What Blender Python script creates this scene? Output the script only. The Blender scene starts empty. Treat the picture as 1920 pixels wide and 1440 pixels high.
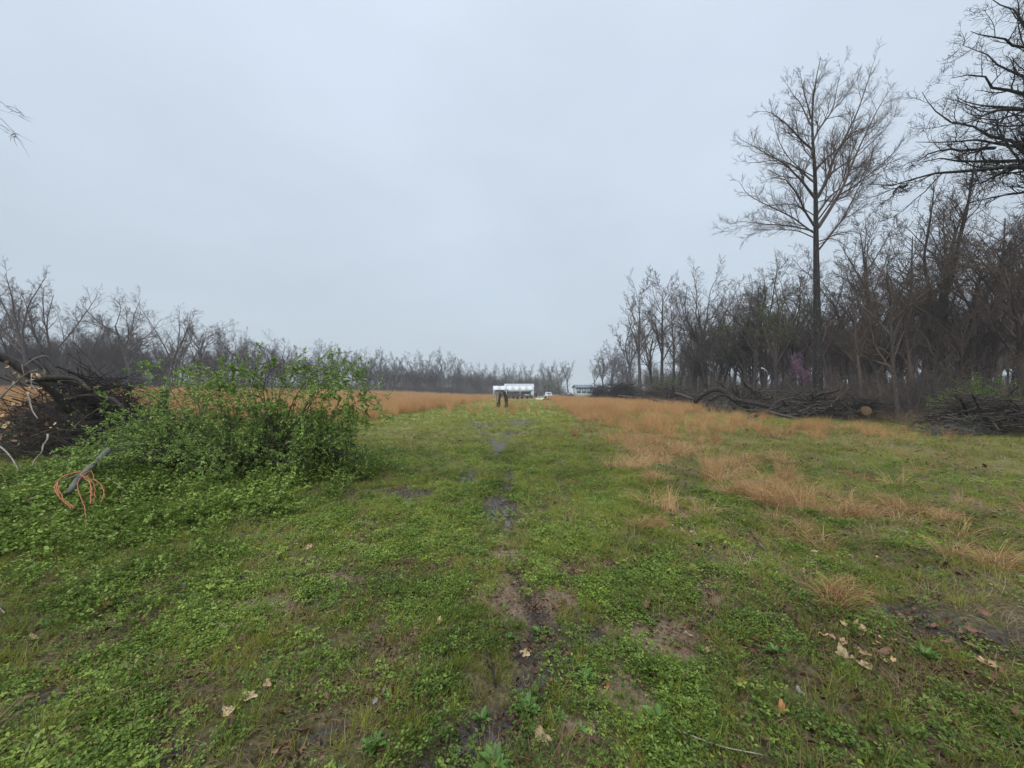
import bpy, math, random
import numpy as np
from mathutils import Vector

random.seed(7)
RNG = np.random.default_rng(11)
scene = bpy.context.scene
COL = scene.collection
PI = math.pi

# ------------------------------------------------------------------ camera
F, CX, CY, HOR, EYE = 721.0, 960.0, 720.0, 737.0, 1.6
PITCH = math.atan((HOR - CY) / F)
cam_d = bpy.data.cameras.new('camera')
cam_d.sensor_width = 36.0
cam_d.lens = F / 1920.0 * 36.0
cam_d.clip_start = 0.05
cam_d.clip_end = 4000
cam = bpy.data.objects.new('camera', cam_d)
COL.objects.link(cam)
cam.location = (0, 0, EYE)
cam.rotation_euler = (PI / 2 + PITCH, 0, 0)
scene.camera = cam

# ------------------------------------------------------------------ world, sun, exposure
world = bpy.data.worlds.new("World")
scene.world = world
world.use_nodes = True
wn, wl = world.node_tree.nodes, world.node_tree.links
wn.clear()
w_out = wn.new('ShaderNodeOutputWorld')
w_bg = wn.new('ShaderNodeBackground')
w_sky = wn.new('ShaderNodeTexSky')
w_sky.sky_type = 'NISHITA'
w_sky.sun_disc = False
w_sky.sun_elevation = math.radians(58)
w_sky.sun_rotation = math.radians(200)
w_sky.air_density = 1.0
w_sky.dust_density = 6.0
w_hs = wn.new('ShaderNodeHueSaturation')
w_hs.inputs['Saturation'].default_value = 0.35
wl.new(w_sky.outputs[0], w_hs.inputs['Color'])
# the closed overcast deck: pale grey-blue, a little brighter overhead, faint mottling
w_tc = wn.new('ShaderNodeTexCoord')
w_sep = wn.new('ShaderNodeSeparateXYZ')
wl.new(w_tc.outputs['Generated'], w_sep.inputs[0])
w_ramp = wn.new('ShaderNodeValToRGB')
w_ramp.color_ramp.elements[0].position = 0.0
w_ramp.color_ramp.elements[0].color = (5.8, 6.7, 7.2, 1)
w_ramp.color_ramp.elements[1].position = 1.0
w_ramp.color_ramp.elements[1].color = (7.9, 8.95, 10.3, 1)
e = w_ramp.color_ramp.elements.new(0.22); e.color = (5.35, 6.25, 7.2, 1)
e = w_ramp.color_ramp.elements.new(0.62); e.color = (6.2, 7.15, 8.4, 1)
wl.new(w_sep.outputs['Z'], w_ramp.inputs[0])
w_no = wn.new('ShaderNodeTexNoise')
w_no.inputs['Scale'].default_value = 1.6
w_no.inputs['Detail'].default_value = 4
w_map = wn.new('ShaderNodeMapping')
w_map.inputs['Scale'].default_value = (1, 1, 2.2)
wl.new(w_tc.outputs['Generated'], w_map.inputs[0])
wl.new(w_map.outputs[0], w_no.inputs['Vector'])
w_mr = wn.new('ShaderNodeMapRange')
w_mr.inputs['From Min'].default_value = 0.3
w_mr.inputs['From Max'].default_value = 0.7
w_mr.inputs['To Min'].default_value = 0.93
w_mr.inputs['To Max'].default_value = 1.07
wl.new(w_no.outputs['Fac'], w_mr.inputs[0])
w_mul = wn.new('ShaderNodeMix'); w_mul.data_type = 'RGBA'; w_mul.blend_type = 'MULTIPLY'
w_mul.inputs[0].default_value = 1.0
wl.new(w_ramp.outputs[0], w_mul.inputs[6])
wl.new(w_mr.outputs[0], w_mul.inputs[7])
w_mix = wn.new('ShaderNodeMix'); w_mix.data_type = 'RGBA'
w_mix.inputs[0].default_value = 0.93
wl.new(w_hs.outputs[0], w_mix.inputs[6])
wl.new(w_mul.outputs[2], w_mix.inputs[7])
wl.new(w_mix.outputs[2], w_bg.inputs['Color'])
w_bg.inputs['Strength'].default_value = 0.062
wl.new(w_bg.outputs[0], w_out.inputs[0])

sun_d = bpy.data.lights.new('sun', 'SUN')
sun_d.energy = 1.5
sun_d.angle = math.radians(40)
sun_d.color = (1.0, 0.97, 0.93)
sun = bpy.data.objects.new('sun', sun_d)
COL.objects.link(sun)
sun.rotation_euler = (math.radians(32), 0, math.radians(-20))

scene.view_settings.view_transform = 'Standard'
scene.view_settings.look = 'None'
scene.view_settings.gamma = 1
scene.view_settings.exposure = 0.84
scene.view_settings.use_curve_mapping = False
scene.cycles.use_denoising = True
scene.cycles.denoising_prefilter = 'ACCURATE'
scene.cycles.max_bounces = 6
scene.cycles.diffuse_bounces = 3
scene.cycles.transmission_bounces = 3
scene.cycles.volume_bounces = 0
scene.cycles.transparent_max_bounces = 8

# ------------------------------------------------------------------ helpers: points, noise
def P(px, py, D):
    "point seen at photo pixel (px,py) at ground distance D ahead"
    u, v = (px - CX), (CY - py)
    c, s = math.cos(PITCH), math.sin(PITCH)
    Y = F * c - v * s
    Z = F * s + v * c
    k = D / Y
    return np.array([u * k, D, EYE + Z * k])

def GD(py):
    return EYE * F / max(py - HOR, 0.5)

def sm(t):
    t = np.clip(t, 0, 1)
    return t * t * (3 - 2 * t)

def _hash(ix, iy, seed):
    n = (ix * 374761393 + iy * 668265263 + seed * 1274126177) & 0xFFFFFFFF
    n = ((n ^ (n >> 13)) * 1274126177) & 0xFFFFFFFF
    return ((n ^ (n >> 16)) & 0xFFFF) / 65535.0

def vnoise(x, y, seed=0):
    x = np.asarray(x, float); y = np.asarray(y, float)
    ix = np.floor(x).astype(np.int64); iy = np.floor(y).astype(np.int64)
    fx = sm(x - ix); fy = sm(y - iy)
    a = _hash(ix, iy, seed); b = _hash(ix + 1, iy, seed)
    c = _hash(ix, iy + 1, seed); d = _hash(ix + 1, iy + 1, seed)
    return (a * (1 - fx) + b * fx) * (1 - fy) + (c * (1 - fx) + d * fx) * fy

def fbm(x, y, seed=0, oct=4):
    s = 0; a = 0.5; t = 0
    for o in range(oct):
        s = s + a * vnoise(x * 2 ** o + 17.3 * o, y * 2 ** o - 9.1 * o, seed + o)
        t += a; a *= 0.55
    return s / t

# ------------------------------------------------------------------ masks of the ground cover
def ell(x, y, px, py, rx, ry, soft=0.35, seed=5):
    D = GD(py); X = (px - CX) / F * D
    ax = rx * D / F
    ay = ry * D * D / (EYE * F)
    n = fbm(x * 2.2 / max(ax, .15) * 0.5, y * 2.2 / max(ay, .15) * 0.5, seed, 3) - 0.5
    n = n + .5 * (fbm(x * 6, y * 6, seed + 3, 3) - .5)
    q = np.sqrt(((x - X) / ax) ** 2 + ((y - D) / ay) ** 2) + n * 1.5
    return sm((1 + soft - q) / (2 * soft))

SOIL = [(990, 1130, 70, 36), (960, 1095, 30, 18), (1310, 1110, 28, 26), (1160, 1290, 75, 46), (1100, 1345, 60, 18), (1215, 1180, 75, 36),
        (500, 1125, 70, 14), (640, 1080, 60, 10), (1240, 1220, 45, 22), (1785, 937, 40, 8), (1250, 990, 20, 18), (1275, 960, 14, 14),
        (1020, 1160, 26, 20), (950, 1040, 30, 10)]
MUD = [(940, 960, 42, 22), (930, 935, 34, 16), (875, 895, 16, 12), (1062, 1078, 20, 14), (1112, 1182, 30, 24), (1065, 1225, 40, 18), (1025, 1255, 48, 28),
       (895, 1365, 78, 30), (990, 1215, 30, 24), (905, 797, 22, 4), (955, 812, 16, 3), (760, 930, 40, 10), (960, 1330, 50, 18), (1790, 1190, 130, 26),
       (340, 1390, 60, 22), (120, 1290, 60, 18), (620, 1370, 50, 20), (1250, 965, 18, 26), (1340, 1160, 26, 16), (980, 790, 34, 5), (1700, 1150, 60, 20)]
RUT = [(985, 752), (930, 768), (880, 785), (900, 800), (930, 830), (955, 880), (940, 950), (935, 985), (950, 1040), (995, 1130), (1035, 1190), (1035, 1250), (965, 1320), (880, 1385), (800, 1450)]
def blobs(x, y, lst, seed):
    m = np.zeros_like(x)
    for i, (a, b, c, d) in enumerate(lst):
        m = np.maximum(m, ell(x, y, a, b, c, d, seed=seed + i))
    return m

def m_soil(x, y):
    return blobs(x, y, SOIL, 31) * (.75 + .25 * sm((fbm(x * 9, y * 9, 35) - .38) * 8))
def m_mud(x, y):
    m = blobs(x, y, MUD, 61)
    # the wet rut winding down the lane
    pl = [((a - CX) / F * GD(b), GD(b)) for a, b in RUT]
    dmin = np.full(x.shape, 9.0)
    for (x0, y0), (x1, y1) in zip(pl[:-1], pl[1:]):
        dx, dy = x1 - x0, y1 - y0
        t = np.clip(((x - x0) * dx + (y - y0) * dy) / (dx * dx + dy * dy), 0, 1)
        dmin = np.minimum(dmin, np.hypot((x - x0 - t * dx), (y - y0 - t * dy) * .8))
    wd = (.03 + .20 * fbm(x * 2 + 3, y * 1.2, 88)) * (.55 + .45 * sm((y - 3.6) / 2))
    m = np.maximum(m, sm((wd * 1.7 - dmin) / .10) * sm((fbm(x * 2.6, y * 1.7, 90) - .47) * 9))
    # faint wheel tracks running down the lane
    for c, w in ((-0.75, .22), (0.55, .2)):
        cx = c + 0.02 * y + 0.25 * np.sin(y * 0.13 + c)
        t = np.exp(-((x - cx) / w) ** 2) * sm((fbm(x * 1.5, y * 0.6, 77) - 0.52) * 8)
        m = np.maximum(m, t * 0.8 * sm((y - 3.5) / 3) * sm((60 - y) / 20))
    return m
def m_bare(x, y):
    "small gaps between the plants"
    return sm((fbm(x * 3.1, y * 3.1, 3) - 0.50) * 8)
def m_tan(x, y):
    "density of the tall dead grass"
    n = fbm(x * 0.55, y * 0.35, 9)
    n2 = fbm(x * 1.5, y * 0.9, 19)
    seam = 2.0 + 0.07 * y
    edge2 = 19.0
    # band beside the lane on the right
    strip = sm((x - seam) / 0.7) * sm((6.2 + 0.10 * y - x) / 3.0) * sm((y - 6.5) / 2.5) * sm((n2 - 0.45) * 10)
    strip = strip * (1 - 0.5 * sm((y - 13) / 4) * sm((24 - y) / 4))
    farband = sm((x - seam - .3) / 0.8) * sm((17.0 - x) / 2.5) * sm((y - 25 - 4 * n) / 4) * sm((120 - y) / 30) * (0.35 + 0.65 * sm((y - 27) / 6)) * (1 - .8 * sm((.50 - n2) * 9) * sm((60 - y) / 20))
    patch = sm((x - seam) / 0.8) * sm((17 - x) / 4) * sm((n2 - 0.55) * 12) * sm((y - 3.2) / 1.2) * (1 - .9 * sm((x - 3.2 - .14 * y) / 1.2) * sm((y - 5.5) / 1.0) * sm((14 - y) / 2.0))
    # field on the left
    lx = -5.5 - 0.055 * np.clip(70 - y, 0, 80)
    left = sm((lx - x + 2.5 * (n - .5)) / 1.0) * sm((y - 17 - 3 * n) / 3.0) * sm((175 - y) / 30)
    mid = sm((n2 - .62) * 9) * sm((y - 24) / 10) * 0.4
    return np.clip(np.maximum.reduce([strip, farband, patch, left, mid]), 0, 1)
def m_bramble(x, y):
    n = fbm(x * 1.1, y * 1.1, 21)
    return sm((-x - 1.6 - 0.11 * y + 2.2 * (n - .5)) / 1.0) * sm((y - 2.6 + 2.0 * (n - .5) + 0.10 * (x + 4)) / 1.1) * sm((11 - y) / 2)

def m_brown(x, y):
    n = fbm(x * 1.1 + 5, y * 1.4, 144)
    return sm((x - .9 - .1 * y) / .7) * sm((5.6 - y) / 1.2) * sm((n - .38) * 6) + .8 * sm((fbm(x * 1.7, y * 1.7, 150) - .57) * 9) * sm((7 - y) / 3)
def m_straw(x, y):
    n = fbm(x * 1.3, y * 1.3, 44)
    return sm((x - 1.35 - 0.05 * y + (n - .5) * 1.0) / 0.9) * sm((n - 0.36) * 5)
def woods(x, y):
    "where the woodland floor is"
    wl_ = np.where(y < 45, 999, 0)
    left = sm(((y - (58 + 0.0 * x)) + (-(x) - 75) * 0.0) / 6) * 0
    r = sm((x - (20.5 + 0.0 * y)) / 2.5) * sm((y - 2) / 4)
    l1 = sm((y - line_y(x)) / 5.0) * (x < 45)
    return np.maximum(r, l1)
LINE = [(-400, 20), (-75, 58), (-62, 88), (-55, 118), (-42, 150), (-30, 165), (-12, 195), (10, 212), (40, 215), (400, 215)]
def line_y(x):
    return np.interp(x, [p[0] for p in LINE], [p[1] for p in LINE])

def base_h(x, y):
    return 1.35 * sm((-x - 9) / 38) * sm((y - 12) / 38) + 0.12 * sm((-x - 2.5) / 3) * sm((y - 3) / 3) * sm((14 - y) / 6)

def height(x, y):
    h = base_h(x, y)
    r = np.sqrt(x * x + y * y)
    near = sm((30 - r) / 20)
    h = h + near * 0.045 * (fbm(x * .8, y * .8, 1) - .5) * 2
    h = h + near * 0.022 * (fbm(x * 4, y * 4, 2, 4) - .5) * 2
    h = h + sm((9 - r) / 6) * 0.010 * (fbm(x * 22, y * 22, 4, 3) - .5) * 2
    h = h - 0.028 * m_mud(x, y) - 0.006 * m_soil(x, y)
    return h + (1 - near) * 0.10 * (fbm(x * .12, y * .12, 6) - .5)

def H(x, y):
    return float(height(np.array([x], float), np.array([y], float))[0])

# ------------------------------------------------------------------ helpers: meshes
def mesh_np(name, V, faces, tint=None, mats=(), smooth=False, mat_idx=None):
    "faces: list of int arrays (n,k)"
    me = bpy.data.meshes.new(name)
    V = np.asarray(V, np.float32)
    me.vertices.add(len(V)); me.vertices.foreach_set('co', V.ravel())
    nl = sum(f.size for f in faces); npoly = sum(len(f) for f in faces)
    me.loops.add(nl); me.polygons.add(npoly)
    me.loops.foreach_set('vertex_index', np.concatenate([f.ravel() for f in faces]).astype(np.int32))
    tot = np.concatenate([np.full(len(f), f.shape[1]) for f in faces]).astype(np.int32)
    st = np.concatenate([[0], np.cumsum(tot)[:-1]]).astype(np.int32)
    me.polygons.foreach_set('loop_start', st)
    me.polygons.foreach_set('loop_total', tot)
    if smooth:
        me.polygons.foreach_set('use_smooth', np.ones(npoly, bool))
    for m in mats: me.materials.append(m)
    if mat_idx is not None:
        me.polygons.foreach_set('material_index', np.asarray(mat_idx, np.int32))
    if tint is not None:
        a = me.attributes.new('tint', 'FLOAT', 'POINT')
        a.data.foreach_set('value', np.asarray(tint, np.float32))
    me.update(calc_edges=True)
    return me

def props(o, label=None, cat=None, group=None, kind=None):
    if label: o['label'] = label
    if cat: o['category'] = cat
    if group: o['group'] = group
    if kind: o['kind'] = kind
    return o

def link(name, me, parent=None, loc=None):
    o = bpy.data.objects.new(name, me); COL.objects.link(o)
    if parent: o.parent = parent
    if loc is not None: o.location = loc
    return o

def empty(name, loc, label, cat, group=None, rz=0):
    o = bpy.data.objects.new(name, None); COL.objects.link(o)
    o.empty_display_size = 0.2
    o.location = loc; o.rotation_euler = (0, 0, rz)
    return props(o, label, cat, group)

class Geo:
    "collects pieces of geometry into one mesh"
    def __init__(s): s.V = []; s.F = {}; s.T = []; s.n = 0
    def add(s, V, Fs, T=None):
        V = np.asarray(V, float).reshape(-1, 3)
        s.V.append(V)
        s.T.append(np.full(len(V), 0.5) if T is None else np.broadcast_to(T, (len(V),)))
        for f in Fs:
            f = np.asarray(f)
            s.F.setdefault(f.shape[1], []).append(f + s.n)
        s.n += len(V)
        return s
    def mesh(s, name, mats, smooth=False, off=None):
        V = np.concatenate(s.V)
        if off is not None: V = V - np.asarray(off)
        return mesh_np(name, V, [np.concatenate(v) for v in s.F.values()], np.concatenate(s.T), mats, smooth)
    def box(s, x0, x1, y0, y1, z0, z1):
        V = [(x, y, z) for x in (x0, x1) for y in (y0, y1) for z in (z0, z1)]
        return s.add(V, [[(0, 1, 3, 2), (4, 6, 7, 5), (0, 4, 5, 1), (2, 3, 7, 6), (0, 2, 6, 4), (1, 5, 7, 3)]])

def unit(v):
    return v / np.maximum(np.linalg.norm(v, axis=-1, keepdims=True), 1e-9)

def tubes(Pp, R, sides, cap=False):
    "Pp (N,K,3), R (N,K) -> verts, quads"
    N, K, _ = Pp.shape
    T = np.zeros_like(Pp)
    T[:, 1:-1] = Pp[:, 2:] - Pp[:, :-2]; T[:, 0] = Pp[:, 1] - Pp[:, 0]; T[:, -1] = Pp[:, -1] - Pp[:, -2]
    T = unit(T)
    ref = np.where(np.abs(T[:, :1, 2:3]) > 0.85, np.array([1.0, 0.2, 0]), np.array([0.1, 0.05, 1.0]))
    ref = np.broadcast_to(ref, T.shape)
    A = unit(np.cross(T, ref)); B = np.cross(T, A)
    a = np.arange(sides) / sides * 2 * PI
    V = Pp[:, :, None, :] + R[:, :, None, None] * (np.cos(a)[None, None, :, None] * A[:, :, None, :] + np.sin(a)[None, None, :, None] * B[:, :, None, :])
    idx = np.arange(N * K * sides).reshape(N, K, sides)
    i0 = idx[:, :-1, :]; i1 = idx[:, 1:, :]
    Q = np.stack([i0, np.roll(i0, -1, 2), np.roll(i1, -1, 2), i1], -1).reshape(-1, 4)
    return V.reshape(-1, 3), Q

def grow(S, Dr, L, R, K, wander, trop, te=0.3):
    N = len(S)
    Pp = np.zeros((N, K, 3)); Pp[:, 0] = S
    d = unit(Dr.copy())
    st = (L / (K - 1))[:, None]
    for k in range(1, K):
        Pp[:, k] = Pp[:, k - 1] + d * st
        d = unit(d + wander * RNG.normal(size=(N, 3)) + np.array([0, 0, trop]))
    t = np.linspace(0, 1, K)
    RR = R[:, None] * (1 - (1 - te) * t)[None]
    return Pp, RR

def at_t(Pp, RR, idx, t):
    K = Pp.shape[1]
    f = t * (K - 1); i = np.minimum(f.astype(int), K - 2); u = (f - i)[:, None]
    p = Pp[idx, i] * (1 - u) + Pp[idx, i + 1] * u
    tan = unit(Pp[idx, i + 1] - Pp[idx, i])
    r = RR[idx, i] * (1 - u[:, 0]) + RR[idx, i + 1] * u[:, 0]
    return p, tan, r

def plen(Pp):
    return np.linalg.norm(np.diff(Pp, axis=1), axis=2).sum(1)

def spawn(Pp, RR, n, t0, t1, ang, lr, rr, K, wander, trop, te=0.3, rmin=0.004, fall=0.55, updir=0.0, lmin=0.05, lref=None):
    N = len(Pp); L = plen(Pp)
    idx = np.repeat(np.arange(N), n)
    t = np.tile((np.arange(n) + 0.5) / n, N) + RNG.uniform(-.5, .5, N * n) / n
    t = np.clip(t0 + (t1 - t0) * t, 0, 0.999)
    if lref:        # short shoots carry fewer side shoots
        kp = RNG.uniform(0, 1, len(t)) < np.clip(L[idx] / lref, .12, 1)
        idx, t = idx[kp], t[kp]
    p, tan, r = at_t(Pp, RR, idx, t)
    q = unit(np.cross(tan, RNG.normal(size=tan.shape)))
    q = unit(q + np.array([0, 0, updir]))
    a = np.radians(RNG.uniform(ang[0], ang[1], len(t)))[:, None]
    d = unit(tan * np.cos(a) + q * np.sin(a))
    l = np.maximum(L[idx] * lr * (1 - fall * t) * RNG.uniform(0.6, 1.25, len(t)), lmin)
    r = np.maximum(np.minimum(r * rr, r * 0.9), rmin)
    return grow(p, d, l, r, K, wander, trop, te)

# ------------------------------------------------------------------ materials
def nt(name):
    m = bpy.data.materials.new(name); m.use_nodes = True
    n, l = m.node_tree.nodes, m.node_tree.links
    b = n.get('Principled BSDF')
    return m, n, l, b

def ramp(n, cols):
    r = n.new('ShaderNodeValToRGB'); cr = r.color_ramp
    cr.elements[0].position = cols[0][0]; cr.elements[0].color = (*cols[0][1], 1)
    cr.elements[1].position = cols[-1][0]; cr.elements[1].color = (*cols[-1][1], 1)
    for p, c in cols[1:-1]:
        e = cr.elements.new(p); e.color = (*c, 1)
    return r

def leaf_mat(name, cols, rough=0.5, trans=0.3, inst=0.5, spec=0.25, area=False):
    "cols: ramp over tint attribute mixed with the per-instance random value"
    m, n, l, b = nt(name)
    at = n.new('ShaderNodeAttribute'); at.attribute_name = 'tint'
    oi = n.new('ShaderNodeObjectInfo')
    mx = n.new('ShaderNodeMix'); mx.inputs[0].default_value = inst
    l.new(at.outputs['Fac'], mx.inputs[2]); l.new(oi.outputs['Random'], mx.inputs[3])
    if area:        # plants of one patch of ground share a colour
        ia = n.new('ShaderNodeAttribute'); ia.attribute_type = 'INSTANCER'; ia.attribute_name = 'ptint'
        l.new(ia.outputs['Fac'], mx.inputs[3])
    r = ramp(n, cols); l.new(mx.outputs[0], r.inputs[0])
    l.new(r.outputs[0], b.inputs['Base Color'])
    b.inputs['Roughness'].default_value = rough
    b.inputs['Specular IOR Level'].default_value = spec
    if trans > 0:
        tr = n.new('ShaderNodeBsdfTranslucent'); l.new(r.outputs[0], tr.inputs[0])
        ms = n.new('ShaderNodeMixShader'); ms.inputs[0].default_value = trans
        l.new(b.outputs[0], ms.inputs[1]); l.new(tr.outputs[0], ms.inputs[2])
        l.new(ms.outputs[0], n['Material Output'].inputs[0])
    return m

def bark_mat(name, dark, light, lichen=None, scale=6.0, rough=0.9, lich=0.62):
    m, n, l, b = nt(name)
    tc = n.new('ShaderNodeTexCoord')
    mp = n.new('ShaderNodeMapping'); mp.inputs['Scale'].default_value = (1, 1, 0.22)
    l.new(tc.outputs['Object'], mp.inputs[0])
    no = n.new('ShaderNodeTexNoise'); no.inputs['Scale'].default_value = scale * 2.2; no.inputs['Detail'].default_value = 6
    l.new(mp.outputs[0], no.inputs['Vector'])
    r = ramp(n, [(0.32, dark), (0.68, light)]); l.new(no.outputs['Fac'], r.inputs[0])
    out = r.outputs[0]
    if lichen:
        n2 = n.new('ShaderNodeTexNoise'); n2.inputs['Scale'].default_value = scale; n2.inputs['Detail'].default_value = 5
        l.new(tc.outputs['Object'], n2.inputs['Vector'])
        r2 = ramp(n, [(lich, (0, 0, 0)), (lich + .06, (1, 1, 1))]); l.new(n2.outputs['Fac'], r2.inputs[0])
        mx = n.new('ShaderNodeMix'); mx.data_type = 'RGBA'
        l.new(r2.outputs[0], mx.inputs[0]); l.new(out, mx.inputs[6]); mx.inputs[7].default_value = (*lichen, 1)
        out = mx.outputs[2]
    l.new(out, b.inputs['Base Color'])
    b.inputs['Roughness'].default_value = rough
    b.inputs['Specular IOR Level'].default_value = 0.2
    bp = n.new('ShaderNodeBump'); bp.inputs['Strength'].default_value = 0.7; bp.inputs['Distance'].default_value = 0.03
    l.new(no.outputs['Fac'], bp.inputs['Height']); l.new(bp.outputs[0], b.inputs['Normal'])
    return m

def plain_mat(name, col, rough=0.6, metal=0.0, var=0.25, scale=8.0, bump=0.1):
    m, n, l, b = nt(name)
    tc = n.new('ShaderNodeTexCoord')
    no = n.new('ShaderNodeTexNoise'); no.inputs['Scale'].default_value = scale; no.inputs['Detail'].default_value = 5
    l.new(tc.outputs['Object'], no.inputs['Vector'])
    c = np.array(col)
    r = ramp(n, [(0.3, tuple(c * (1 - var))), (0.7, tuple(np.minimum(c * (1 + var), 1)))])
    l.new(no.outputs['Fac'], r.inputs[0]); l.new(r.outputs[0], b.inputs['Base Color'])
    b.inputs['Roughness'].default_value = rough; b.inputs['Metallic'].default_value = metal
    bp = n.new('ShaderNodeBump'); bp.inputs['Strength'].default_value = bump; bp.inputs['Distance'].default_value = 0.01
    l.new(no.outputs['Fac'], bp.inputs['Height']); l.new(bp.outputs[0], b.inputs['Normal'])
    return m

M = {}
M['bark'] = bark_mat('tree_bark', (0.040, 0.033, 0.030), (0.11, 0.092, 0.080), (0.17, 0.19, 0.16))
M['bark_dark'] = bark_mat('wet_dark_bark', (0.016, 0.014, 0.014), (0.050, 0.043, 0.040), (0.11, 0.13, 0.08))
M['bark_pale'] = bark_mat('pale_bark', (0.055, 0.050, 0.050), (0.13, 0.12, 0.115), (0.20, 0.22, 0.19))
M['twig'] = bark_mat('twig_bark', (0.066, 0.050, 0.040), (0.145, 0.112, 0.092))
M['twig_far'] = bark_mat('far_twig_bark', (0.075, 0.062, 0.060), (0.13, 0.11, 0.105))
M['brush'] = bark_mat('brush_twigs', (0.035, 0.028, 0.022), (0.12, 0.10, 0.085))
M['undergrowth'] = bark_mat('undergrowth_twigs', (0.10, 0.078, 0.058), (0.24, 0.195, 0.15))
M['rot'] = bark_mat('blackened_wood', (0.010, 0.008, 0.008), (0.045, 0.036, 0.030), (0.08, 0.08, 0.03), rough=0.7)
M['pale_wood'] = bark_mat('weathered_pale_wood', (0.16, 0.145, 0.12), (0.34, 0.31, 0.27))
M['grey_wood'] = bark_mat('grey_weathered_log', (0.07, 0.07, 0.06), (0.20, 0.20, 0.17), (0.10, 0.14, 0.06))
M['cutwood'] = plain_mat('fresh_cut_wood', (0.19, 0.11, 0.055), 0.8, scale=14, bump=.4)
M['bud'] = leaf_mat('spring_buds', [(0, (0.13, 0.16, 0.05)), (1, (0.24, 0.28, 0.09))], trans=.4)
M['redbud'] = leaf_mat('redbud_blossom', [(0, (0.24, 0.11, 0.20)), (1, (0.42, 0.24, 0.37))], trans=.3)
M['shrubleaf'] = leaf_mat('shrub_leaves', [(0, (0.09, 0.15, 0.034)), (0.5, (0.22, 0.34, 0.07)), (1, (0.40, 0.52, 0.15))], trans=.3, inst=0.0, rough=.5)
M['bramble'] = leaf_mat('bramble_leaves', [(0, (0.06, 0.095, 0.022)), (0.5, (0.19, 0.28, 0.048)), (1, (0.36, 0.48, 0.11))], trans=.3, inst=.35, rough=.45, area=True)
M['yellowleaf'] = leaf_mat('yellow_green_leaves', [(0, (0.10, 0.17, 0.03)), (1, (0.22, 0.33, 0.06))], trans=.35, inst=0.0)
M['cedar'] = leaf_mat('dark_cedar', [(0, (0.02, 0.04, 0.02)), (1, (0.045, 0.075, 0.035))], trans=0, inst=0.0)
M['chick'] = leaf_mat('chickweed', [(0.15, (0.04, 0.07, 0.015)), (0.5, (0.125, 0.20, 0.032)), (0.85, (0.32, 0.42, 0.08))], trans=.3, inst=.45, rough=.45, area=True)
M['grass'] = leaf_mat('grass_blades', [(0.05, (0.07, 0.10, 0.022)), (0.45, (0.235, 0.275, 0.042)), (0.8, (0.38, 0.38, 0.08)), (1, (0.44, 0.37, 0.16))], trans=.3, inst=.5, area=True)
M['weed'] = leaf_mat('broadleaf_weed', [(0, (0.06, 0.13, 0.03)), (1, (0.16, 0.29, 0.07))], trans=.25, inst=0.2, rough=.4)
M['tan'] = leaf_mat('dead_tall_grass', [(0, (0.24, 0.135, 0.06)), (0.5, (0.50, 0.31, 0.15)), (1, (0.70, 0.52, 0.30))], trans=.3, inst=.4, rough=.8, spec=.1)
M['tanfield'] = leaf_mat('dead_field_grass', [(0, (0.30, 0.165, 0.07)), (0.5, (0.56, 0.325, 0.145)), (1, (0.70, 0.49, 0.26))], trans=.3, inst=.5, rough=.8, spec=.1, area=True)
M['straw'] = leaf_mat('straw', [(0, (0.10, 0.07, 0.04)), (0.5, (0.25, 0.18, 0.10)), (1, (0.46, 0.38, 0.25))], trans=.2, inst=.6, rough=.8, area=True)
M['litter'] = leaf_mat('leaf_litter', [(0, (0.035, 0.020, 0.014)), (0.4, (0.10, 0.055, 0.03)), (0.8, (0.22, 0.14, 0.08)), (1, (0.42, 0.32, 0.22))], trans=.1, inst=.6, rough=.6, area=True)
for nm, c in (('tanleaf', (0.40, 0.26, 0.15)), ('paleleaf', (0.42, 0.31, 0.19)), ('orangeleaf', (0.30, 0.14, 0.045)), ('darkleaf', (0.06, 0.028, 0.02)), ('greyleaf', (0.20, 0.18, 0.17)), ('redleaf', (0.16, 0.075, 0.045))):
    M[nm] = plain_mat('dry_' + nm, c, 0.65, scale=30, var=.3, bump=.3)
M['cord'] = plain_mat('orange_cord', (0.36, 0.12, 0.05), 0.6, scale=25, var=.35)
M['rope'] = M['cord']

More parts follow.
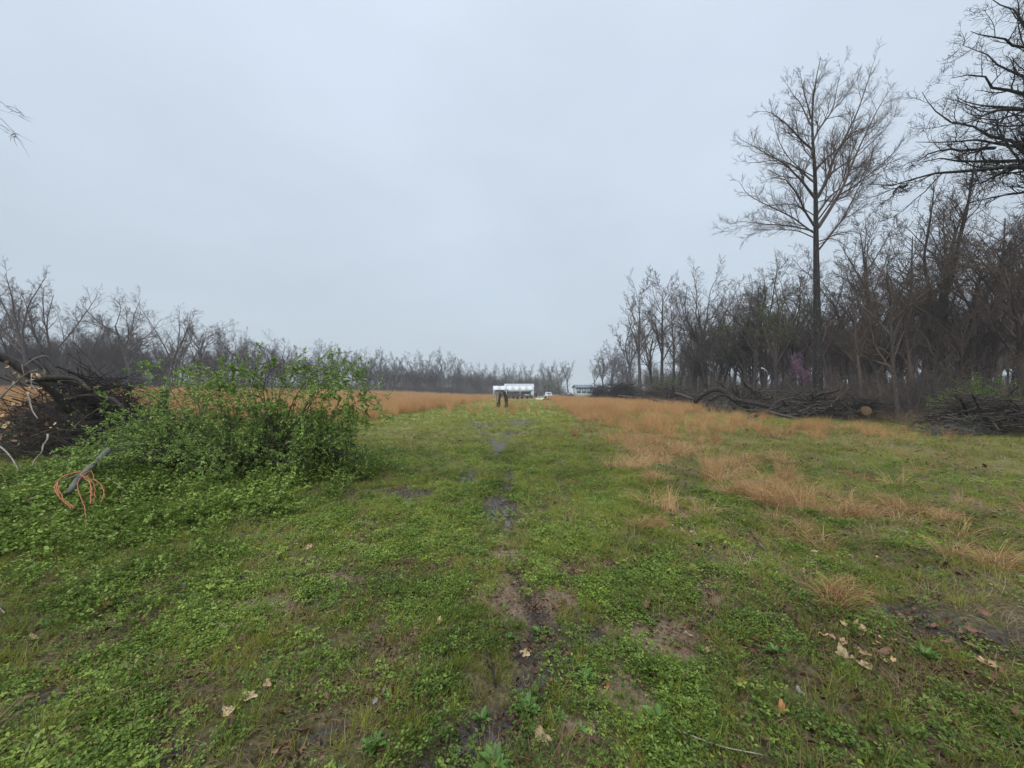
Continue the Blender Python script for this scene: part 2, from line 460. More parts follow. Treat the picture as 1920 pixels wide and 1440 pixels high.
# ------------------------------------------------------------------ ground
def build_ground():
    na = 720
    rr = [0.0]
    r = 0.6
    while r < 900:
        rr.append(r); r += max(0.022, r * 0.016)
    rr = np.array(rr[1:])
    a = np.linspace(0, 2 * PI, na, endpoint=False)
    # denser towards the view
    a = a + 0.35 * np.sin(2 * (a - PI / 2)) * -1 * 0 
    R_, A_ = np.meshgrid(rr, a, indexing='ij')
    x = (R_ * np.cos(A_)).ravel(); y = (R_ * np.sin(A_)).ravel()
    z = height(x, y)
    V = np.column_stack([x, y, z])
    nr = len(rr)
    idx = np.arange(nr * na).reshape(nr, na)
    Q = np.stack([idx[:-1], idx[1:], np.roll(idx[1:], -1, 1), np.roll(idx[:-1], -1, 1)], -1).reshape(-1, 4)
    V = np.vstack([V, [[0, 0, H(0, 0)]]])
    c = len(V) - 1
    T = np.column_stack([np.full(na, c), idx[0], np.roll(idx[0], -1)])
    me = mesh_np('ground', V, [Q, T], None, [], True)
    X, Y = V[:, 0], V[:, 1]
    for nm, fn in (('soil', m_soil), ('mud', m_mud), ('tanm', m_tan), ('wood', woods)):
        at = me.attributes.new(nm, 'FLOAT', 'POINT'); at.data.foreach_set('value', fn(X, Y).astype(np.float32))
    m, n, l, b = nt('ground_soil_and_turf')
    tc = n.new('ShaderNodeTexCoord')
    def noise(s, d=5, seed=0.0):
        q = n.new('ShaderNodeTexNoise'); q.inputs['Scale'].default_value = s; q.inputs['Detail'].default_value = d
        mp = n.new('ShaderNodeMapping'); mp.inputs['Location'].default_value = (seed, seed * 2, 0)
        l.new(tc.outputs['Object'], mp.inputs[0]); l.new(mp.outputs[0], q.inputs['Vector']); return q
    def mix(f, a_, b_):
        q = n.new('ShaderNodeMix'); q.data_type = 'RGBA'
        for s, v in ((0, f), (6, a_), (7, b_)):
            if isinstance(v, (tuple, float)): q.inputs[s].default_value = (*v, 1) if isinstance(v, tuple) else v
            else: l.new(v, q.inputs[s])
        return q.outputs[2]
    def attr(nm):
        q = n.new('ShaderNodeAttribute'); q.attribute_name = nm; return q.outputs['Fac']
    n1 = noise(34, 10); n2 = noise(1.3, 5, 3.0); n3 = noise(60, 6, 7.0)
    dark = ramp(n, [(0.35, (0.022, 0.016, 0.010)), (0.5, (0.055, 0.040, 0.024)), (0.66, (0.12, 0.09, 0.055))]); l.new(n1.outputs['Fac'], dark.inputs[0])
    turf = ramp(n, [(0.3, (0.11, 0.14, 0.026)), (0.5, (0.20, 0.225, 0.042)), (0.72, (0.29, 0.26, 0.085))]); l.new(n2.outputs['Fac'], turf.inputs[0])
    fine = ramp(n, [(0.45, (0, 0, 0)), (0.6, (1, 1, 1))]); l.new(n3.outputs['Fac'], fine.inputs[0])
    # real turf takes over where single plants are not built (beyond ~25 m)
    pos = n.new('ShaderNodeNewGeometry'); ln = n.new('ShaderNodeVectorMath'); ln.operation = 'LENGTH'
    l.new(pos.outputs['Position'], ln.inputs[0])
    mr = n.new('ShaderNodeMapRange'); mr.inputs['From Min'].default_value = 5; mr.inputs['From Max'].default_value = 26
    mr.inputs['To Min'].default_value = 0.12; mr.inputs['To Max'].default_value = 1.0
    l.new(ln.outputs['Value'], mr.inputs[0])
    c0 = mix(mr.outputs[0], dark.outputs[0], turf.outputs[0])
    soilc = ramp(n, [(0.3, (0.11, 0.078, 0.052)), (0.7, (0.24, 0.175, 0.12))]); l.new(n1.outputs['Fac'], soilc.inputs[0])
    c1 = mix(attr('soil'), c0, soilc.outputs[0])
    mudc = ramp(n, [(0.3, (0.022, 0.018, 0.015)), (0.7, (0.070, 0.058, 0.048))]); l.new(n1.outputs['Fac'], mudc.inputs[0])
    c2 = mix(attr('mud'), c1, mudc.outputs[0])
    tanc = ramp(n, [(0.35, (0.08, 0.06, 0.03)), (0.65, (0.26, 0.19, 0.11))]); l.new(n1.outputs['Fac'], tanc.inputs[0])
    c3 = mix(attr('tanm'), c2, tanc.outputs[0])
    woodc = ramp(n, [(0.3, (0.045, 0.032, 0.022)), (0.7, (0.12, 0.085, 0.055))]); l.new(n1.outputs['Fac'], woodc.inputs[0])
    c4 = mix(attr('wood'), c3, woodc.outputs[0])
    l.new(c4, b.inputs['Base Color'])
    ro = n.new('ShaderNodeMapRange'); ro.inputs['To Min'].default_value = 0.85; ro.inputs['To Max'].default_value = 0.32
    l.new(attr('mud'), ro.inputs[0]); l.new(ro.outputs[0], b.inputs['Roughness'])
    b.inputs['Specular IOR Level'].default_value = 0.35
    bp = n.new('ShaderNodeBump'); bp.inputs['Strength'].default_value = 1.0; bp.inputs['Distance'].default_value = 0.03
    l.new(n1.outputs['Fac'], bp.inputs['Height']); l.new(bp.outputs[0], b.inputs['Normal'])
    me.materials.append(m)
    g = link('ground', me); props(g, 'muddy meadow ground of wet soil and turf', kind='structure')

# ------------------------------------------------------------------ scatter of uncountable plants
def scatter(name, pts, rot, scl, idx, protos, label, cat=None, mat=None):
    me = bpy.data.meshes.new(name)
    me.vertices.add(len(pts)); me.vertices.foreach_set('co', np.asarray(pts, np.float32).ravel())
    a = me.attributes.new('rot', 'FLOAT_VECTOR', 'POINT'); a.data.foreach_set('vector', np.asarray(rot, np.float32).ravel())
    a = me.attributes.new('scl', 'FLOAT', 'POINT'); a.data.foreach_set('value', np.asarray(scl, np.float32))
    a = me.attributes.new('idx', 'INT', 'POINT'); a.data.foreach_set('value', np.asarray(idx, np.int32))
    pp = np.asarray(pts, float)
    pt = sm((fbm(pp[:, 0] * .9, pp[:, 1] * .8, 201) - .25) * 2) * .6 + RNG.uniform(0, 1, len(pp)) * .4
    a = me.attributes.new('ptint', 'FLOAT', 'POINT'); a.data.foreach_set('value', pt.astype(np.float32))
    o = link(name, me)
    ng = bpy.data.node_groups.new(name + '_scatter', 'GeometryNodeTree')
    ng.interface.new_socket('Geometry', in_out='INPUT', socket_type='NodeSocketGeometry')
    ng.interface.new_socket('Geometry', in_out='OUTPUT', socket_type='NodeSocketGeometry')
    n, l = ng.nodes, ng.links
    gi = n.new('NodeGroupInput'); go = n.new('NodeGroupOutput')
    jn = n.new('GeometryNodeJoinGeometry')
    for p in protos:
        oi = n.new('GeometryNodeObjectInfo'); oi.inputs['Object'].default_value = p; oi.inputs['As Instance'].default_value = True
        l.new(oi.outputs['Geometry'], jn.inputs[0])
    io = n.new('GeometryNodeInstanceOnPoints')
    io.inputs['Pick Instance'].default_value = True
    def na(nm, dt):
        q = n.new('GeometryNodeInputNamedAttribute'); q.data_type = dt; q.inputs['Name'].default_value = nm
        return [s for s in q.outputs if s.enabled][0]
    l.new(gi.outputs[0], io.inputs['Points']); l.new(jn.outputs[0], io.inputs['Instance'])
    l.new(na('idx', 'INT'), io.inputs['Instance Index'])
    l.new(na('rot', 'FLOAT_VECTOR'), io.inputs['Rotation'])
    l.new(na('scl', 'FLOAT'), io.inputs['Scale'])
    l.new(io.outputs[0], go.inputs[0])
    md = o.modifiers.new('scatter', 'NODES'); md.node_group = ng
    props(o, label, kind='stuff')
    return o

def proto(name, me):
    return bpy.data.objects.new(name, me)      # kept out of the scene; only instanced

def ring(r0, r1, dens, half=70, apex=-1.2):
    A = math.radians(half) * (r1 * r1 - r0 * r0)
    N = int(A * dens)
    r = np.sqrt(RNG.uniform(r0 * r0, r1 * r1, N))
    a = RNG.uniform(-half, half, N) * PI / 180
    return np.sin(a) * r, np.cos(a) * r + apex

def place(bands, mask, scale, tilt=0.12, nproto=5, lift=0.0):
    xs, ys, ss = [], [], []
    for r0, r1, dens, s in bands:
        x, y = ring(r0, r1, dens)
        m = mask(x, y)
        k = RNG.uniform(0, 1, len(x)) < m
        x, y = x[k], y[k]
        xs.append(x); ys.append(y); ss.append(np.full(len(x), s) * RNG.uniform(0.7, 1.35, len(x)))
    x = np.concatenate(xs); y = np.concatenate(ys); s = np.concatenate(ss) * scale
    z = height(x, y) + lift
    N = len(x)
    rot = np.column_stack([RNG.normal(0, tilt, N), RNG.normal(0, tilt, N), RNG.uniform(0, 2 * PI, N)])
    return np.column_stack([x, y, z]), rot, s, RNG.integers(0, nproto, N)

def blades(G, N, br, Lr, w, lean, droop, segs=3, tips=0.15, base=None, tintr=(0, 1), az=None, rnd=True):
    "N blades rising from a disc of radius br"
    a = RNG.uniform(0, 2 * PI, N); r = br * np.sqrt(RNG.uniform(0, 1, N))
    S = np.column_stack([np.cos(a) * r, np.sin(a) * r, np.full(N, -0.005)])
    if base is not None: S = S + np.asarray(base)
    L = RNG.uniform(Lr[0], Lr[1], N)
    b = a + RNG.normal(0, 0.9, N) if az is None else RNG.normal(az, 0.5, N)
    ln = np.abs(RNG.normal(0, lean, N)) + lean * .3
    d = unit(np.column_stack([np.cos(b) * ln, np.sin(b) * ln, np.ones(N)]))
    K = segs + 1
    Pp = np.zeros((N, K, 3)); Pp[:, 0] = S
    h = np.column_stack([np.cos(b), np.sin(b), np.zeros(N)])
    dr = RNG.uniform(0.2, 1.0, N)[:, None] * droop
    for k in range(1, K):
        Pp[:, k] = Pp[:, k - 1] + d * (L / segs)[:, None]
        d = unit(d + h * dr * 0.8 - np.array([0, 0, 1]) * dr * (k / segs) * 1.1 + RNG.normal(0, .05, (N, 3)))
    sd = unit(np.cross(d, RNG.normal(size=d.shape)))[:, None, :]
    t = np.linspace(0, 1, K)
    W = w * RNG.uniform(.7, 1.3, N)[:, None] * (1 - (1 - tips) * t ** 1.5)[None]
    V = np.stack([Pp - sd * W[..., None], Pp + sd * W[..., None]], 2).reshape(-1, 3)
    idx = np.arange(N * K * 2).reshape(N, K, 2)
    Q = np.stack([idx[:, :-1, 0], idx[:, :-1, 1], idx[:, 1:, 1], idx[:, 1:, 0]], -1).reshape(-1, 4)
    T = np.repeat(RNG.uniform(tintr[0], tintr[1], N), K * 2)
    G.add(V, [Q], T)

def leaves(G, C, U, L, Wd, Nn=None, tint=None, fold=0.15, tilt=0.6):
    "C centre/base (N,3), U direction (N,3): hexagonal leaf blades with a folded midrib"
    N = len(C)
    U = unit(U)
    up = unit(np.array([0, 0, 1.0]) + RNG.normal(0, tilt, (N, 3))) if Nn is None else Nn
    S = unit(np.cross(U, up)); Nn = np.cross(S, U)
    L = np.broadcast_to(L, (N,))[:, None]; Wd = np.broadcast_to(Wd, (N,))[:, None]
    f = fold * Wd
    v0 = C; v1 = C + U * L * .35 + S * Wd * .5 + Nn * f; v2 = C + U * L * .72 + S * Wd * .42 + Nn * f * .8
    v3 = C + U * L - Nn * L * .12; v4 = C + U * L * .72 - S * Wd * .42 + Nn * f * .8; v5 = C + U * L * .35 - S * Wd * .5 + Nn * f
    V = np.stack([v0, v1, v2, v3, v4, v5], 1).reshape(-1, 3)
    i = (np.arange(N) * 6)[:, None]
    Q = np.concatenate([i + np.array([[0, 1, 2, 3]]), i + np.array([[0, 3, 4, 5]])])
    T = np.repeat(RNG.uniform(0, 1, N) if tint is None else tint, 6)
    G.add(V, [Q], T)

def build_plants():
    # chickweed mats
    pr = []
    for k in range(6):
        G = Geo()
        ns = 26
        a = RNG.uniform(0, 2 * PI, ns); r = 0.075 * np.sqrt(RNG.uniform(0, 1, ns))
        hh = RNG.uniform(.012, .045, ns) * (1 - r / .12)
        for i in range(ns):
            c = np.array([np.cos(a[i]) * r[i], np.sin(a[i]) * r[i], hh[i]])
            m = 5
            b = RNG.uniform(0, 2 * PI) + np.arange(m) * 2 * PI / m + RNG.normal(0, .3, m)
            U = np.column_stack([np.cos(b), np.sin(b), RNG.uniform(-.1, .7, m)])
            Lf = RNG.uniform(.007, .013)
            leaves(G, c + U * .002 + RNG.normal(0, .003, (m, 3)), U, Lf, Lf * .62, tilt=.35, tint=np.clip(RNG.uniform(0, 1) * .6 + RNG.uniform(0, .4, m), 0, 1))
        pr.append(proto('chickweed', G.mesh('chickweed', [M['chick']])))
    def mk(x, y):
        return (1 - .8 * m_mud(x, y)) * (1 - .93 * m_soil(x, y)) * (1 - .8 * m_bare(x, y)) * (1 - .9 * m_tan(x, y)) * (0.25 + 0.75 * sm((fbm(x * .9, y * .9, 51) - .36) * 6)) * (1 - 0.5 * m_straw(x, y)) * (1 - .65 * np.clip(m_brown(x, y), 0, 1))
    pts = place([(0.9, 4.6, 330, 1.35), (4.6, 8, 130, 1.6), (8, 13, 40, 1.8)], mk, 1.0, .2, 6, .002)
    scatter('chickweed', *pts, pr, 'small round leaved chickweed carpet in the foreground')
    # short grass
    pr = []
    for k in range(6):
        G = Geo(); blades(G, 26, .03, (.03, .085), .0013, .45, .5, 2)
        pr.append(proto('grass_tuft', G.mesh('grass_tuft', [M['grass']])))
    def mg(x, y):
        n = sm((fbm(x * 1.2, y * .8, 91) - .32) * 5)
        return (1 - .8 * m_mud(x, y)) * (1 - .9 * m_soil(x, y)) * (1 - .35 * m_bare(x, y)) * (.3 + .75 * n) * (1 - woods(x, y))
    pts = place([(0.9, 4.5, 300, 1.0), (4.5, 9, 210, 1.1), (9, 16, 80, 1.4), (16, 28, 30, 1.9), (28, 50, 10, 2.6), (50, 90, 2.0, 3.6)], mg, 1.0, .15, 6)
    scatter('meadow_grass', *pts, pr, 'short green grass growing along the wet lane and meadow')
    # longer bright grass on the lane's right side
    pr = []
    for k in range(4):
        G = Geo(); blades(G, 34, .05, (.08, .19), .0014, .3, .5, 3)
        pr.append(proto('long_grass', G.mesh('long_grass', [M['grass']])))
    def ml(x, y):
        n = sm((fbm(x * .9, y * .6, 13) - .5) * 8)
        b = sm((x + .2) / .8) * sm((2.3 + .07 * y - x) / .5) * sm((y - 3.2) / 1.0) * sm((14 - y) / 4)
        return np.clip(b * (.3 + .6 * n) + .12 * n, 0, 1) * (1 - m_mud(x, y)) * (1 - m_soil(x, y)) * (1 - woods(x, y))
    pts = place([(1.5, 5, 100, .7), (5, 12, 60, .95), (12, 26, 12, 1.4)], ml, 1.0, .12, 4)
    scatter('long_grass', *pts, pr, 'longer yellow green grass on the right of the lane')
    # brown straw and dead stems low in the turf
    pr = []
    for k in range(5):
        G = Geo(); blades(G, 22, .07, (.05, .17), .0016, 1.6, .9, 3)
        pr.append(proto('straw', G.mesh('straw', [M['straw']])))
    def ms(x, y):
        return np.clip(.10 + .8 * m_brown(x, y) + .75 * m_straw(x, y) + .35 * m_bare(x, y) + .3 * m_tan(x, y), 0, 1) * (1 - .9 * m_mud(x, y)) * (1 - .8 * m_soil(x, y)) * (1 - woods(x, y))
    pts = place([(0.9, 5, 190, .75), (5, 10, 60, 1.0), (10, 22, 16, 1.6), (22, 45, 4, 2.4)], ms, 1.0, .3, 5, .004)
    scatter('dead_straw', *pts, pr, 'flattened dead straw among the green grass')
    # crumbled leaf litter
    pr = []
    for k in range(5):
        G = Geo(); nn = 9
        C = np.column_stack([RNG.normal(0, .06, nn), RNG.normal(0, .06, nn), RNG.uniform(.003, .02, nn)])
        U = np.column_stack([RNG.normal(0, 1, nn), RNG.normal(0, 1, nn), RNG.normal(0, .3, nn)])
        Lf = RNG.uniform(.012, .04, nn)
        leaves(G, C, U, Lf, Lf * .6, fold=.5, tilt=.8)
        pr.append(proto('leaf_litter', G.mesh('leaf_litter', [M['litter']])))
    def mlit(x, y):
        return np.clip(.15 + .9 * m_brown(x, y) + .5 * m_mud(x, y) + .5 * m_bare(x, y) + .5 * m_straw(x, y), 0, 1)
    pts = place([(0.9, 5, 190, .8), (5, 12, 25, 1.1), (12, 24, 5, 1.6)], mlit, 1.0, .2, 5, .002)
    scatter('leaf_litter', *pts, pr, 'crumbled brown leaf litter lying in the wet turf')
    # small toothed dock like seedlings, bigger leaves mixed in near
    pr = []
    for k in range(4):
        G = Geo(); m = 9
        b = np.arange(m) * 2.4 + RNG.normal(0, .2, m)
        U = np.column_stack([np.cos(b), np.sin(b), RNG.uniform(.2, .9, m)])
        leaves(G, U * .004, U, RNG.uniform(.025, .045, m), RNG.uniform(.010, .016, m), tilt=.2)
        pr.append(proto('seedling', G.mesh('seedling', [M['weed']])))
    pts = place([(0.9, 6, 10, 1.0), (6, 12, 4, 1.4)], mg, 1.0, .2, 4, .008)
    scatter('weed_seedlings', *pts, pr, 'scattered weed seedlings in the turf')
    # bramble and honeysuckle tangle on the left
    pr = []
    for k in range(5):
        G = Geo(); ns = 9
        S = np.column_stack([RNG.normal(0, .05, ns), RNG.normal(0, .05, ns), np.zeros(ns)])
        Dr = np.column_stack([RNG.normal(0, .6, ns), RNG.normal(0, .6, ns), np.ones(ns)])
        Pp, RR = grow(S, Dr, RNG.uniform(.12, .32, ns), np.full(ns, .0016), 5, .25, -.12)
        V, Q = tubes(Pp, RR, 3); G.add(V, [Q], np.full(len(V), .2))
        idx = np.repeat(np.arange(ns), 7); t = RNG.uniform(.25, .999, len(idx))
        p, tan, r = at_t(Pp, RR, idx, t)
        for j in (-1, 0, 1):
            U = unit(tan + RNG.normal(0, .8, tan.shape)); U[:, 2] = np.abs(U[:, 2]) * .5
            Lf = RNG.uniform(.018, .034, len(p))
            leaves(G, p, U, Lf, Lf * .62, tilt=.45)
        pr.append(proto('bramble_tangle', G.mesh('bramble_tangle', [M['bramble']])))
    def mb(x, y):
        return m_bramble(x, y) ** 1.5 * (.12 + .88 * sm((fbm(x * 1.6, y * 1.6, 88) - .40) * 8))
    pts = place([(2.2, 6.5, 60, .72), (6.5, 12, 40, 1.2)], mb, 1.0, .3, 5)
    scatter('bramble_tangle', *pts, pr, 'leafy bramble and honeysuckle tangle covering the ground on the left')

def build_tall_grass():
    pr = []
    for k in range(6):
        G = Geo(); blades(G, 46, .10, (.35, .95), .0035, .16, .25, 4)
        pr.append(proto('field_grass_tuft', G.mesh('field_grass_tuft', [M['tanfield']])))
    def mt(x, y):
        return m_tan(x, y) * (1 - woods(x, y)) * sm((y - 11) / 4)
    pts = place([(11, 30, 20, 1.0), (30, 60, 9, 1.15), (60, 120, 2.4, 1.25), (120, 200, .5, 1.5)], mt, 1.0, .06, 6)
    p = pts[0]
    # the strip nearest the lane is trampled and shorter; the left field stands full height
    near = np.where(p[:, 0] > 0, .58 + .30 * sm((p[:, 1] - 24) / 8), 1.0)
    near = near * (.75 + .5 * fbm(p[:, 0] * .3, p[:, 1] * .3, 71))
    scatter('tall_dead_grass', p, pts[1], pts[2] * near, pts[3], pr, 'tall orange tan dead grass standing in the field')
    pr = []
    for k in range(6):
        G = Geo(); blades(G, 45, .08, (.12, .34), .0022, .45, .8, 4); blades(G, 25, .12, (.10, .24), .0024, 1.4, .9, 4)
        pr.append(proto('dead_grass_tuft', G.mesh('dead_grass_tuft', [M['tan']])))
    def mt2(x, y):
        return m_tan(x, y) * (1 - woods(x, y)) * sm((26 - y) / 10) * (x > 0) * .85
    pts = place([(2.5, 8, 16, .9), (8, 16, 15, 1.2), (16, 28, 6, 1.4)], mt2, 1.0, .15, 6)
    scatter('short_dead_grass', *pts, pr, 'short bent tan grass tufts on the right of the lane')

# ------------------------------------------------------------------ trees
def tree_geo(kind, Ht, seed_pts=None, fine=1.0, buds=None, rt=None, twr=0.009):
    """returns (trunk Geo, crown Geo). kinds: up (ascending, central leader), oak (crooked, spreading), sapling"""
    TG, CG = Geo(), Geo()
    rt = rt or Ht * 0.016
    if kind == 'oak':
        K = 10
        P0, R0 = grow(np.zeros((1, 3)), np.array([[RNG.normal(0, .06), RNG.normal(0, .06), 1.0]]), np.array([Ht * .62]), np.array([rt]), K, .06, .05, .35)
        P1, R1 = spawn(P0, R0, 13, .38, 1.0, (25, 62), .80, .6, 9, .13, .07, .22, fall=.35)
        P2, R2 = spawn(P1, R1, 8, .2, 1, (28, 58), .45, .6, 6, .16, .07, .3, fall=.45)
        P3, R3 = spawn(P2, R2, int(6 * fine), .15, 1, (30, 65), .48, .6, 4, .22, .08, .4, twr * 1.2, .4)
        P4, R4 = spawn(P3, R3, int(5 * fine), .1, 1, (25, 60), .5, .7, 3, .2, .10, .5, twr, .3, lmin=.25)
    elif kind == 'up':
        K = 12
        P0, R0 = grow(np.zeros((1, 3)), np.array([[RNG.normal(0, .03), RNG.normal(0, .03), 1.0]]), np.array([Ht * .92]), np.array([rt]), K, .03, .03, .12)
        P1, R1 = spawn(P0, R0, 17, .34, .99, (24, 52), .50, .55, 8, .09, .10, .2, fall=.62)
        P2, R2 = spawn(P1, R1, 7, .15, 1, (28, 50), .42, .6, 5, .12, .09, .3, fall=.45)
        P3, R3 = spawn(P2, R2, int(6 * fine), .1, 1, (25, 50), .45, .65, 4, .15, .10, .4, twr * 1.2, .4)
        P4, R4 = spawn(P3, R3, int(4 * fine), .1, 1, (25, 50), .5, .7, 3, .15, .10, .5, twr, .3, lmin=.22)
    elif kind == 'fork':
        P0, R0 = grow(np.zeros((1, 3)), np.array([[RNG.normal(0, .08), RNG.normal(0, .08), 1.0]]), np.array([Ht * .38]), np.array([rt]), 7, .05, .05, .7)
        P1, R1 = spawn(P0, R0, 5, .75, 1.0, (12, 38), 1.65, .68, 10, .08, .07, .18, fall=.1)
        P2, R2 = spawn(P1, R1, 10, .25, 1, (28, 52), .33, .55, 6, .13, .08, .3, fall=.45)
        P3, R3 = spawn(P2, R2, int(7 * fine), .12, 1, (28, 55), .45, .6, 4, .16, .10, .4, twr * 1.2, .4)
        P4, R4 = spawn(P3, R3, int(5 * fine), .1, 1, (25, 55), .5, .7, 3, .15, .10, .5, twr, .3, lmin=.25)
    V, Q = tubes(P0, R0, 9)
    # root flare
    fl = 1 + .5 * np.exp(-np.clip(V[:, 2], 0, 9) / (rt * 1.6))
    V[:, :2] *= fl[:, None]; V[:, 2] -= 0.15
    TG.add(V, [Q])
    for Pp, RR, s in ((P1, R1, 6), (P2, R2, 4), (P3, R3, 3), (P4, R4, 3)):
        V, Q = tubes(Pp, RR, s); CG.add(V, [Q])
    LG = None
    if buds:
        LG = Geo(); src = P4
        N = int(len(src) * buds)
        idx = RNG.integers(0, len(src), N)
        p, tan, r = at_t(src, R4, idx, RNG.uniform(0, .999, N))
        leaves(LG, p + RNG.normal(0, .05, p.shape), unit(tan + RNG.normal(0, .6, tan.shape)), RNG.uniform(.05, .11, N), RNG.uniform(.03, .06, N))
    return TG, CG, LG

TREES = {}
def tree_mesh(key, kind, fine=1.0, buds=None, budmat='bud', rt=None, bark='bark', twig='twig', twr=.012, Ht=18.0):
    TG, CG, LG = tree_geo(kind, Ht, fine=fine, buds=buds, rt=rt, twr=twr)
    V = np.concatenate(CG.V); top = V[:, 2].max()
    TREES[key] = (TG.mesh('trunk', [M[bark]], True), CG.mesh('crown', [M[twig]]), LG.mesh('leaf_buds', [M[budmat]]) if LG else None, top)

TREE_N = 0
def put_tree(key, x, y, top_z, label, group=None, rz=None, lean=(0, 0), wide=1.0, name='bare_tree', cat='tree'):
    tm, cm, lm, top = TREES[key]
    z = H(x, y)
    s = (top_z - z) / top * 1.05
    o = empty(name, (x, y, z), label, cat, group)
    o.rotation_euler = (lean[0], lean[1], random.uniform(0, 6.28) if rz is None else rz)
    o.scale = (s * wide, s * wide, s)
    link('trunk', tm, o); link('crown', cm, o)
    if lm: link('leaf_buds', lm, o)
    return o

def tree_px(key, px, topy, D, label, group=None, **kw):
    topy += (8 if px < 620 else -6 if px < 1560 else -22) if D > 24 and 'redbud' not in key and (px < 620 or px > 1190) else -7 if 620 <= px < 1100 else 0
    p = P(px, topy, D)
    return put_tree(key, p[0], D, p[2], label, group, **kw)

def poly_branch(pts, D0, dslope=0.0, K=None, zoom=None):
    "pixel polyline to world branch"
    out = []
    n = len(pts)
    for i, (a, b) in enumerate(pts):
        if zoom: a, b = zoom[0] + a / zoom[2], zoom[1] + b / zoom[2]
        out.append(P(a, b, D0 + dslope * i / (n - 1)))
    out = np.array(out)
    # resample smooth
    K = K or 14
    seg = np.linalg.norm(np.diff(out, axis=0), axis=1); s = np.concatenate([[0], np.cumsum(seg)])
    t = np.linspace(0, s[-1], K)
    q = np.column_stack([np.interp(t, s, out[:, k]) for k in range(3)])
    q[1:-1] = q[1:-1] * .5 + (q[:-2] + q[2:]) * .25
    return q

def spec_tree(name, label, base, trunk, limbs, rt, rl, D0, mats, zoom, z2=(1, 1, 1), n2=9, n3=7, n4=5, up=.05, wander=.13, extra=0, twr=.008, cat='tree', lr2=.42, ang=(25, 55), trim=0, lk=1.5, wig=1.0):
    root = empty(name, base, label, cat)
    T = poly_branch(trunk, D0, 0, 18, zoom)
    T[0] = base; T[0][2] -= .2
    tr = np.linspace(1, .05, 18) ** 1.0 * rt
    V, Q = tubes(T[None], tr[None], 12)
    fl = 1 + .55 * np.exp(-np.clip(V[:, 2] - base[2], 0, 9) / (rt * 1.5))
    V[:, 0] = base[0] + (V[:, 0] - base[0]) * 1.0
    G = Geo(); G.add(V, [Q]); link('trunk', G.mesh('trunk', [M[mats[0]]], True, base), root)
    Ls, Rs = [], []
    for pl, ds, rs in limbs:
        q = poly_branch(pl, D0, ds, 14 + trim, zoom)[:14]
        q[1:] += np.cumsum(RNG.normal(0, .02 * wig, (13, 3)), 0) * min(1, D0 / 20) + RNG.normal(0, .05 * (wig - 1), (13, 3))
        Ls.append(q); Rs.append(np.linspace(1, .1, 14) ** 1.2 * rl * rs)
    P1 = np.array(Ls); R1 = np.array(Rs)
    if extra:
        Pe, Re = spawn(T[None], tr[None], extra, .42, .84, (35, 60), .30, .4, 14, .07, .08, .2, fall=.6)
        Pe[:, :, 1] = D0 + (Pe[:, :, 1] - D0) * 1.2
        P1 = np.concatenate([P1, Pe]); R1 = np.concatenate([R1, Re])
    C = Geo()
    V, Q = tubes(P1, R1, 7); C.add(V, [Q])
    P2, R2 = spawn(P1, R1, n2, .12, 1, ang, lr2, .55, 7, wander, up, .28, twr * 1.4, .62)
    V, Q = tubes(P2, R2, 5); C.add(V, [Q])
    m2 = np.median(plen(P2)); P3, R3 = spawn(P2, R2, n3, .12, 1, ang, .46, .65, 5, wander * 1.2, up, .35, twr * 1.1, .45, lref=m2 * lk)
    V, Q = tubes(P3, R3, 3); C.add(V, [Q])
    m3 = np.median(plen(P3)); P4, R4 = spawn(P3, R3, n4, .1, 1, ang, .6, .75, 3, wander, up, .5, twr, .3, lmin=.12, lref=m3 * lk)
    V, Q = tubes(P4, R4, 3); C.add(V, [Q])
    link('crown', C.mesh('crown', [M[mats[1]]], False, base), root)
    return root

def right_label(px):
    t = 'left of the arched limb' if px < 1315 else 'between arched limb and tallest tree' if px < 1530 else 'right of the tallest tree' if px < 1725 else 'behind the brush pile at the right edge'
    return 'bare grey tree of the right wood ' + t, 'right wood trees ' + t

def left_label(px):
    t = 'above the brush heap at the left edge' if px < 240 else 'above the left half of the green shrub' if px < 460 else 'above the right half of the green shrub'
    return 'bare grey tree of the left wood ' + t, 'left wood trees ' + t

def far_label(px):
    for lim, t in ((700, 'above the right shoulder of the green shrub'), (790, 'just right of the green shrub'), (860, 'over the middle of the left tan field'), (935, 'left of the white carport'), (1000, 'directly behind the white carport')):
        if px < lim: return 'distant bare tree in the far tree line ' + t
    return 'distant bare tree in the far tree line between carport and white house'

